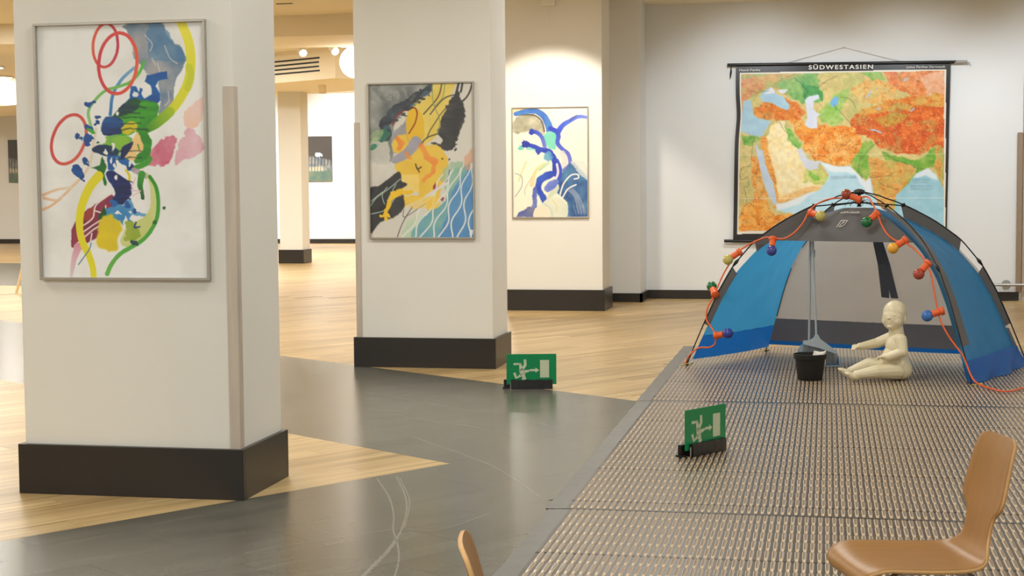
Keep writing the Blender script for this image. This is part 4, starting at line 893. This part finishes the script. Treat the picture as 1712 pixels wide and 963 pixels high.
panel('right_panel', FRt, BRt, 0.0, 0.985, TBLUE, sag=0.03, wr=0.006)
panel('back_panel', BLt, BRt, 0.19, 0.985, TMESH, lift=0.07)
panel('back_lower_band', BLt, BRt, 0.028, 0.192, TDARK, lift=0.07, nu=8)
panel('back_hem', BLt, BRt, 0.0, 0.03, TBLUE2, lift=0.07, nu=3)
panel('front_valance', FLt, FRt, 0.785, 0.985, TGREY, sag=-0.02, wr=0.003, nu=12)
# wrinkled hem skirt lying out from the right panel
def skirt(u, v):
    p = corner(FRt, 0.12 * (1 - u), HS, VS); q = corner(BRt, 0.12 * (1 - u), HS, VS); c = p.lerp(q, v)
    out = Vector((c.x - TC.x, c.y - TC.y, 0)).normalized(); return c + out * (0.03 + 0.05 * u * math.sin(math.pi * v) + 0.02 * math.sin(v * 17 + u * 5) * u) + Vector((0, 0, 0.004))
MB().grid(skirt, 8, 26).build('hem_skirt', TBLUE2, tent, True, fix=False)
for Fp in (FLt, FRt, BLt, BRt):
    pts = [corner(Fp, i / 40) for i in range(39)] + [corner(Fp, .965), corner(Fp, .98), Vector((TC.x, TC.y, ZT + ZH)) + (Fp - TC).normalized() * .05]
    po = MB().tube(pts, 0.0055, 8).build('pole', BLACKM, tent, True)
    MB().tube([corner(Fp, z) for z in (.575, .60, .62)], [0.006, 0.016, 0.006], 8).build('pole_joint', BLACK, po, True)
    MB().tube([corner(Fp, 0) + Vector((0, 0, .01)), corner(Fp, 0.0) + Vector((0, 0, -.004))], 0.012, 8).build('foot_cap', BLACK, po)
    MB().tube(spline([corner(Fp, 0, 1.0) + Vector((.0, 0, .006)), corner(Fp, 0, .985) + Vector((0, 0, .004)), corner(Fp, 0.012, HS)], 4), 0.004, 6).build('corner_strap', BLACK, po)
    o_ = (Fp - TC).normalized(); b_ = corner(Fp, 0) + o_ * .03
    MB().tube(spline([b_ + Vector((-.02, 0, .004)), b_ + Vector((.01, -.02, .006)), b_ + Vector((.035, .0, .012)), b_ + Vector((.06, .005, .004))], 4), 0.005, 6).build('peg_loop', mat('yellow_cord', (186, 172, 84), 0.6), po)
def sleeve(Fp, z0, z1, k0=.99):
    def fn(u, v):
        z = z0 + (z1 - z0) * u; a_ = corner(Fp, z, 1.004); b_ = corner(Fp, min(.985, z + (-.012 if z0 > .5 else .0)), HS, VS); return a_.lerp(b_, v)
    return MB().grid(fn, 16, 3).build('pole_sleeve', TGREY, tent, True, fix=False)
for Fp in (FLt, BRt, BLt): sleeve(Fp, 0.245, 0.575); sleeve(Fp, 0.725, 0.935)
def front_sleeve(u, v):
    z = 0.2 + 0.75 * u; p = corner(FRt, z, .995, .965); d = (BRt - FRt).normalized() * 0.2; return p + d * v * (1 - .3 * u) + Vector((0, 0, -.004 * v))
MB().grid(front_sleeve, 24, 2).build('pole_sleeve', TGREY, tent, True, fix=False)
# hub with linkage
hub = MB().lathe([(0.012, -.10), (0.035, -.095), (0.035, -.07), (0.014, -.065), (0.014, -.02), (0.04, -.015), (0.05, 0.0), (0.045, 0.018), (0.02, 0.028), (0.004, 0.03)], 18, (TC.x, TC.y, ZT + ZH)).build('hub', BLACK, tent, 'auto')
for Fp in (FLt, FRt, BLt, BRt):
    d = (Fp - TC).normalized(); base = Vector((TC.x, TC.y, ZT + ZH - .085)); e_ = corner(Fp, .93) + Vector((0, 0, -.012))
    MB().tube([base + d * .03, e_], 0.006, 6).tube([e_ + d * -.01, e_ + d * .02 + Vector((0, 0, .012))], 0.013, 8).build('linkage_arm', BLACKM, hub)
for k in range(7):
    an = k * .9; MB().tube(spline([(TC.x + .02 * math.cos(an), TC.y + .02 * math.sin(an), ZT + ZH - .09), (TC.x + .07 * math.cos(an), TC.y + .07 * math.sin(an), ZT + ZH - .06 + .02 * math.sin(k)), (TC.x + .12 * math.cos(an + .4), TC.y + .12 * math.sin(an + .4), ZT + ZH * VS - .005)], 4), 0.002, 5).build('pull_string', BLACK, hub)
MB().lathe([(0.02, 0), (0.012, 0.03), (0.004, 0.04)], 10, (TC.x, TC.y, ZT + ZH * VS - .012)).build('cap_tip', BLACK, tent)
# printed lettering on the valance
fd = (FRt - FLt).normalized()
def on_valance(z, v): return corner(FLt, z, HS, VS).lerp(corner(FRt, z, HS, VS), v)
def val_frame(z, v):
    up = (on_valance(z + .025, v) - on_valance(z - .025, v)); up = (up - fd * up.dot(fd)).normalized(); n = fd.cross(up)
    if n.z < 0: n = -n
    return on_valance(z, v), up, n
PRN = mat('pale_print', (206, 202, 196), 0.6)
c_, upv, nv_ = val_frame(.948, .478)
text('brand_lettering', 'eXPLORER', 0.036, c_ + nv_ * .016, fd, upv, PRN, tent, sx=1.0, bold=0.0006)
em = MB(); ec, upv, nv_ = val_frame(.882, .462); ec = ec + nv_ * .018
ef = lambda x, y, d: tuple(ec + fd * (x + y * .25) * .75 + upv * y * .85 + nv_ * d * .001)
for q in ([(-.045, -.05), (-.036, -.05), (-.036, .05), (-.045, .05)], [(-.045, .042), (.035, .042), (.035, .05), (-.045, .05)], [(.03, -.01), (.038, -.01), (.038, .05), (.03, .05)], [(-.02, -.05), (.02, -.04), (.038, -.01), (.03, -.005), (.015, -.03), (-.02, -.042)], [(-.02, .025), (.012, .025), (.012, .032), (-.02, .032)], [(-.02, -.03), (-.012, -.03), (-.005, .005), (-.013, .005)], [(-.005, .0), (.01, .01), (.016, .028), (.006, .02), (-.01, .008)]): em.slab(q, ef, 0.6)
em.build('printed_emblem', PRN, tent)
# dark flap hanging on the back lining
def flapfn(pts, nm):
    # pts in (v along back, z fraction)
    q = [corner(BLt, z, HS, VS).lerp(corner(BRt, z, HS, VS), v) for v, z in pts]
    ins = Vector((TC.x - (BLt.x + BRt.x) / 2, TC.y - (BLt.y + BRt.y) / 2, 0)).normalized()
    a_ = [p + ins * .055 for p in q]; b_ = [p + ins * .048 for p in q]; k = len(q)
    return MB().add(a_ + b_, [tuple(range(k)), tuple(range(2 * k - 1, k - 1, -1))] + [(i, (i + 1) % k, (i + 1) % k + k, i + k) for i in range(k)]).build(nm, TDARK, tent)
flapfn([(.505, .86), (.585, .86), (.565, .62), (.575, .40), (.542, .40), (.537, .46), (.532, .40), (.497, .405), (.497, .62)], 'window_flap')

# ------------------------------------------------------------------ string of bulbs
sl = thing('string_light', 'orange cable with coloured bulbs draped over the tent front', 'string light', (-1.17, 13.47, 0))
ORANGE = mat('orange_cable', (232, 100, 44), 0.45)
CAB = [[-1.172, 13.475, 0.075], [-1.13, 13.468, 0.128], [-1.067, 13.45, 0.167], [-0.988, 13.416, 0.172], [-0.936, 13.401, 0.205], [-0.932, 13.414, 0.27], [-0.965, 13.445, 0.339], [-1.013, 13.483, 0.407], [-1.005, 13.503, 0.503], [-0.949, 13.505, 0.616], [-0.884, 13.524, 0.77], [-0.834, 13.532, 0.862], [-0.764, 13.551, 0.969], [-0.678, 13.544, 1.035], [-0.596, 13.529, 1.077], [-0.515, 13.517, 1.108], [-0.454, 13.488, 1.104], [-0.363, 13.444, 1.1], [-0.274, 13.444, 1.151], [-0.205, 13.474, 1.23], [-0.171, 13.527, 1.294], [-0.147, 13.565, 1.339], [-0.088, 13.601, 1.389], [0.007, 13.622, 1.429], [0.106, 13.593, 1.439], [0.228, 13.539, 1.439], [0.326, 13.507, 1.448], [0.367, 13.403, 1.39], [0.399, 13.3, 1.317], [0.434, 13.187, 1.222], [0.48, 13.109, 1.146], [0.539, 13.047, 1.1], [0.594, 13.016, 1.092], [0.662, 12.961, 1.051], [0.724, 12.909, 0.995], [0.773, 12.855, 0.927], [0.807, 12.797, 0.826], [0.828, 12.747, 0.697], [0.853, 12.698, 0.559], [0.879, 12.663, 0.468], [0.939, 12.61, 0.357], [1.0, 12.564, 0.274], [1.038, 12.534, 0.217], [1.10, 12.44, 0.06], [1.165, 12.30, 0.024], [1.214, 12.17, 0.022], [1.261, 12.05, 0.022], [1.339, 12.06, 0.022], [1.458, 12.274, 0.022], [1.626, 12.652, 0.022], [1.9, 13.1, 0.022]]
MB().tube(spline([(-1.22, 13.62, 0.02), (-1.19, 13.53, 0.03)] + CAB, 4), 0.0068, 8).build('cable', ORANGE, sl, True)
BULBS = [([0.155, 13.555, 1.469], [0.228, 13.534, 1.439], (158, 70, 52)), ([-0.057, 13.446, 1.291], [-0.147, 13.538, 1.319], (196, 184, 104)), ([0.316, 13.233, 1.245], [0.394, 13.288, 1.308], (28, 110, 62)),
         ([-0.461, 13.406, 1.001], [-0.453, 13.474, 1.094], (64, 72, 146)), ([-0.834, 13.53, 0.918], [-0.758, 13.543, 0.969], (190, 180, 96)), ([-0.958, 13.492, 0.653], [-0.943, 13.499, 0.622], (60, 140, 84)),
         ([-0.822, 13.346, 0.303], [-0.932, 13.409, 0.276], (52, 66, 158)), ([0.518, 12.992, 1.04], [0.589, 13.01, 1.087], (236, 172, 60)), ([0.711, 12.816, 0.843], [0.767, 12.843, 0.908], (170, 74, 58)), ([0.772, 12.696, 0.521], [0.853, 12.69, 0.551], (66, 116, 190))]
BN = ['russet', 'pale yellow', 'green', 'violet blue', 'pale yellow', 'green', 'dark blue', 'amber', 'brick red', 'light blue']
for (b_, s_, c), nm in zip(BULBS, BN):
    B, S = Vector(b_), Vector(s_); d = (B - S).normalized(); R = 0.045; S = B - d * (0.078 + R)
    if nm == 'green' and B.x < 0: d = Vector((-.25, .75, .45)).normalized(); S = Vector(s_)
    so = MB().lathe([(0.014, -.016), (0.034, -.008), (0.034, .016), (0.026, .022), (0.027, .082), (0.001, .083)], 14, S, axis=d).build('socket', ORANGE, sl, 'auto')
    prof = [(0.001, 0.066), (0.02, 0.067), (0.02, .076)] + [(R * math.sin(a_), 0.078 + R - R * math.cos(a_)) for a_ in [math.radians(x) for x in range(26, 180, 14)]] + [(0.001, 0.078 + 2 * R)]
    tag(MB().lathe(prof, 18, S, axis=d).build('bulb', mat(nm.replace(' ', '_') + '_bulb', c, 0.18, var=0.03), so, True), nm + ' bulb')

# ------------------------------------------------------------------ broom, dustpan, bucket
GRY = mat('grey_plastic', (176, 186, 192), 0.45); BLG = tinted_plastic('blue_grey_plastic', (172, 192, 208), 0.3); DGR = mat('dark_bristle', (120, 122, 120), 0.7)
bo = Vector((-0.09, 13.56, ZT)); e1 = Vector((0.98, 0.197, 0)); e2 = Vector((-0.197, 0.98, 0))
def bl(x, y, z): p = bo + e1 * x + e2 * y; return (p.x, p.y, bo.z + z)
br = thing('broom', 'grey upright broom leaning inside the tent behind the black pot', 'broom', tuple(bo))
MB().slab([(-.112, .19), (-.108, .218), (-.05, .222), (-.018, .245), (-.008, .27), (.012, .27), (.03, .235), (.165, .135), (.172, .118), (.168, .105), (.02, .158)], lambda x, z, d: bl(x, -0.035 + d, z), 0.05).build('head', GRY, br)
bs = MB()
for k in range(20):
    f_ = k / 19; x = -.105 + .265 * f_; zt = .195 - .085 * f_
    for dy in (-.02, 0.0): bs.tube([bl(x, dy, zt), bl(x * 1.06 - .01, dy * 1.6, 0.03 - .02 * f_ + .012)], [0.0042, 0.0032], 5)
tag(bs.build('bristles', DGR, br), kind='stuff')
MB().tube([bl(.0, -.01, .26), bl(-.022, .03, 0.9), bl(-.025, .035, 1.09)], 0.0095, 10).build('handle', GRY, br, 'auto'); MB().tube([bl(-.020, .027, .93), bl(-.022, .029, .99)], 0.016, 10).build('handle_collar', GRY, br, 'auto')
dp = thing('dustpan', 'blue-grey upright dustpan standing behind the broom', 'dustpan', tuple(bo))
MB().slab([(-.135, 0.0), (.20, 0.0), (.165, .10), (.13, .13), (-.10, .17), (-.13, .12)], lambda x, z, d: bl(x, 0.10 + d + z * .25, z), 0.006).build('back_wall', BLG, dp)
MB().slab([(-.135, -.07), (.205, -.07), (.20, .11), (-.135, .11)], lambda x, y, d: bl(x, y, 0.002 + d), 0.006).build('tray', BLG, dp)
for x in (-.135, .195): MB().slab([(-.07, 0.004), (.11, .004), (.135, .13)], lambda y, z, d, x=x: bl(x + d, y, z), 0.006).build('side_wall', BLG, dp)
MB().tube([bl(-.035, .13, .15), bl(-.036, .10, .9), bl(-.036, .085, 1.08)], 0.0105, 10).build('handle', GRY, dp, 'auto')
bc = thing('flower_pot', 'black plastic pot standing in front of the broom', 'pot', (-0.13, 12.62, ZT))
pc = (-0.13, 12.64, ZT)
MB().lathe([(0.001, 0), (0.094, 0), (0.098, .01), (0.118, .165), (0.128, .168), (0.131, .205), (0.126, .207), (0.121, .17), (0.112, .165), (0.092, .012), (0.001, .012)], 32, pc).build('pot', mat('matt_black_pot', (10, 10, 10), 0.65), bc, 'auto')
MB().lathe([(0.001, .11), (0.10, .11), (0.001, .112)], 24, pc).build('soil', mat('dark_soil', (30, 26, 22), 0.9, bump=0.6, bscale=60), bc)
ps = MB(); pr_ = random.Random(4)
for i in range(3):
    x, y = pc[0] + .05 + .02 * i, pc[1] + .01 * i - .01; ps.add([(x - .05, y, pc[2] + .11), (x + .03, y + .015, pc[2] + .112), (x + .055 - .01 * i, y + .02, pc[2] + .215 + .008 * i), (x - .02, y + .01, pc[2] + .232 - .012 * i), (x + .01, y - .02, pc[2] + .2)], [(0, 1, 4), (1, 2, 4), (2, 3, 4), (3, 0, 4)])
tag(ps.build('paper_scrap', mat('white_paper', (226, 222, 214), 0.8), fix=False), 'crumpled white paper sticking out of the black pot', 'paper')

# ------------------------------------------------------------------ baby mannequin (one continuous body)
def ellipsoid(bm, c, r, rot=None, sub=3):
    mtx = Matrix.Translation(c) @ (rot.to_4x4() if rot else Matrix()) @ Matrix.Diagonal((*r, 1))
    bmesh.ops.create_icosphere(bm, subdivisions=sub, radius=1.0, matrix=mtx)
def limb(bm, pts, rads, step=0.012):
    for (p, q), (a_, b_) in zip(zip(pts, pts[1:]), zip(rads, rads[1:])):
        p, q = Vector(p), Vector(q); n = max(2, int((q - p).length / step))
        for i in range(n + 1):
            t_ = i / n; r_ = a_ + (b_ - a_) * t_; bmesh.ops.create_icosphere(bm, subdivisions=2, radius=r_, matrix=Matrix.Translation(p.lerp(q, t_)))
bm = bmesh.new()
ellipsoid(bm, (-0.005, 0, .105), (.108, .125, .105)); ellipsoid(bm, (-0.03, 0.05, .085), (.08, .075, .085)); ellipsoid(bm, (-0.03, -.05, .085), (.08, .075, .085))
ellipsoid(bm, (.03, 0, .175), (.088, .105, .10)); ellipsoid(bm, (.012, 0, .26), (.078, .098, .105)); ellipsoid(bm, (0.0, 0, .325), (.062, .105, .05))
limb(bm, [(0.0, 0, .32), (.010, 0, .43)], [.066, .056])
hrot = Matrix.Rotation(math.radians(50), 3, 'Z') @ Matrix.Rotation(math.radians(-4), 3, 'Y'); hc = Vector((.022, .0, .508))
def hp_(x, y, z): return hc + hrot @ Vector((x, y, z))
ellipsoid(bm, hp_(-.010, 0, .024), (.104, .093, .098), hrot); ellipsoid(bm, hp_(.010, 0, -.014), (.093, .088, .100), hrot); ellipsoid(bm, hp_(.022, 0, -.056), (.070, .075, .060), hrot)
for s in (-1, 1):
    ellipsoid(bm, hp_(.040, s * .036, -.042), (.048, .046, .046), hrot)                  # cheeks
    ellipsoid(bm, hp_(.082, s * .034, .004), (.014, .018, .008), hrot)                   # closed eyes
    ellipsoid(bm, hp_(-.012, s * .090, -.022), (.018, .009, .028), hrot); ellipsoid(bm, hp_(-.008, s * .094, -.040), (.010, .007, .011), hrot)  # ear
ellipsoid(bm, hp_(.096, 0, -.010), (.010, .009, .017), hrot); ellipsoid(bm, hp_(.101, 0, -.021), (.010, .014, .009), hrot)   # nose
ellipsoid(bm, hp_(.090, 0, -.047), (.010, .020, .006), hrot); ellipsoid(bm, hp_(.088, 0, -.059), (.010, .016, .007), hrot); ellipsoid(bm, hp_(.072, 0, -.086), (.022, .026, .018), hrot)
for s, kn, an in ((1, (.19, .115, .078), (.345, .10, .052)), (-1, (.185, -.135, .105), (.335, -.135, .052))):
    limb(bm, [(.02, s * .07, .08), kn, an], [.076, .056, .036])
    a0_ = Vector(an)
    limb(bm, [a0_ + Vector((.0, 0, -.012)), a0_ + Vector((.035, 0, -.012)), a0_ + Vector((.072, s * .01, .006))], [.034, .031, .024])
    for k in range(5):
        tb = a0_ + Vector((.078, s * .01 + (k - 2) * .0105, .016 - abs(k - 1) * .003)); limb(bm, [tb, tb + Vector((.016, 0, .006))], [.0088, .0072], .006)
def arm(sh, el, wr, hd, s, spread):
    limb(bm, [sh, el, wr], [.050, .043, .032]); W0 = Vector(wr); D = (Vector(hd) - W0).normalized(); limb(bm, [W0, W0 + D * .03], [.031, .029])
    side = D.cross(Vector((0, 0, 1))).normalized(); up_ = side.cross(D)
    pc_ = W0 + D * .035; ellipsoid(bm, pc_, (.033, .031, .021), Matrix((D, side, up_)).transposed())
    for k in range(4):
        b0 = pc_ + D * .022 + side * (k - 1.5) * .0165; L_ = (.034, .040, .038, .030)[k]
        limb(bm, [b0, b0 + D * L_ * .6 - up_ * .002 + side * (k - 1.5) * .002 * spread, b0 + D * L_ - up_ * .018], [.0098, .0092, .0078], .005)
    tb = pc_ - D * .004 - side * s * .026; limb(bm, [tb, tb - side * s * .018 + D * .016 + up_ * .006, tb - side * s * .018 + D * .038 + up_ * .004], [.0115, .0102, .0086], .005)
arm((.0, .112, .325), (-.005, .150, .235), (.10, .125, .195), (.15, .10, .19), 1, 1)
arm((.012, -.108, .325), (.12, -.15, .275), (.235, -.135, .255), (.30, -.12, .25), -1, 2)
bmin = min(v_.co.z for v_ in bm.verts)
for v_ in bm.verts: v_.co.z = max(v_.co.z, 0.0)
me = bpy.data.meshes.new('mannequin'); bm.to_mesh(me); bm.free()
tmp = bpy.data.objects.new('tmp', me); COL.objects.link(tmp)
rm = tmp.modifiers.new('r', 'REMESH'); rm.mode = 'VOXEL'; rm.voxel_size = 0.0034
sm = tmp.modifiers.new('s', 'SMOOTH'); sm.factor = 0.5; sm.iterations = 5
bme = bpy.data.meshes.new_from_object(tmp.evaluated_get(bpy.context.evaluated_depsgraph_get())); bpy.data.objects.remove(tmp)
baby = obj('mannequin', bme, mat('cream_mannequin', (226, 214, 180), 0.35, var=0.015), None, True)
baby.location = (0.545, 12.76, ZT - .002); baby.rotation_euler = (0, 0, math.radians(180 + 13))
tag(baby, 'cream bald baby mannequin sitting in front of the tent opening', 'mannequin')

# ------------------------------------------------------------------ plywood chairs
PLY = mat('beech_ply', (160, 112, 54), 0.42, var=0.07, scale=3.0, stretch=(3, 14, 3)); PLYE = mat('ply_edge', (206, 160, 104), 0.5, var=0.08, scale=40)
def chair(label):
    t = thing('chair', label, 'chair', (0, 0, 0), 'bent plywood chairs')
    prof = [(.212, .405, .12), (.216, .425, .155), (.200, .441, .178), (.16, .449, .192), (.08, .446, .200), (-.02, .441, .200), (-.10, .440, .19), (-.15, .446, .165), (-.178, .463, .128), (-.196, .495, .094), (-.207, .540, .088), (-.216, .578, .098), (-.222, .602, .130), (-.231, .635, .143), (-.246, .70, .138), (-.259, .755, .132), (-.268, .785, .126), (-.273, .800, .114), (-.276, .808, .094), (-.277, .811, .085)]
    pp = spline(prof, 3)
    def fn(u, v):
        i = u * (len(pp) - 1); k = min(int(i), len(pp) - 2); p = pp[k].lerp(pp[k + 1], i - k); wv = (v - .5) * 2; fr = min(1, max(0, (p.y - .45) / .12))
        cx = 0.014 * wv * wv * fr * (p.z / .15) ** 2; cz = (1 - fr) * (0.010 * wv * wv - .004) - (0.012 * max(0, (p.x - .15) / .06) * wv * wv if p.x > .15 else 0)
        return (p.x + cx, p.z * wv, p.y + cz)
    o = MB().grid(fn, len(pp) - 1, 18).build('shell', [PLY, PLYE], t, True, fix=False)
    md = o.modifiers.new('ply', 'SOLIDIFY'); md.thickness = 0.011; md.offset = 0; md.material_offset_rim = 1
    for sx, sy in ((1, 1), (1, -1), (-1, 1), (-1, -1)):
        MB().tube(spline([(sx * .08, sy * .10, .425), (sx * .14, sy * .15, .40), (sx * .165, sy * .18, .25), (sx * .195, sy * .20, 0.0)], 5), 0.0095, 10).build('leg', CHROME, t, True)
    MB().box(-.10, .10, -.11, .11, .418, .428, bev=.003).build('seat_plate', CHROME, t)
    return t
c1 = chair('beech plywood chair on the peg mat, its seat and narrow back in view'); c1.location = (0.262, 4.835, ZT); c1.rotation_euler = (0, 0, math.radians(180 + 18))
c2 = chair('beech plywood chair at the bottom edge, only its back top showing'); c2.location = (-0.523, 3.40, 0); c2.rotation_euler = (0, 0, math.radians(12))
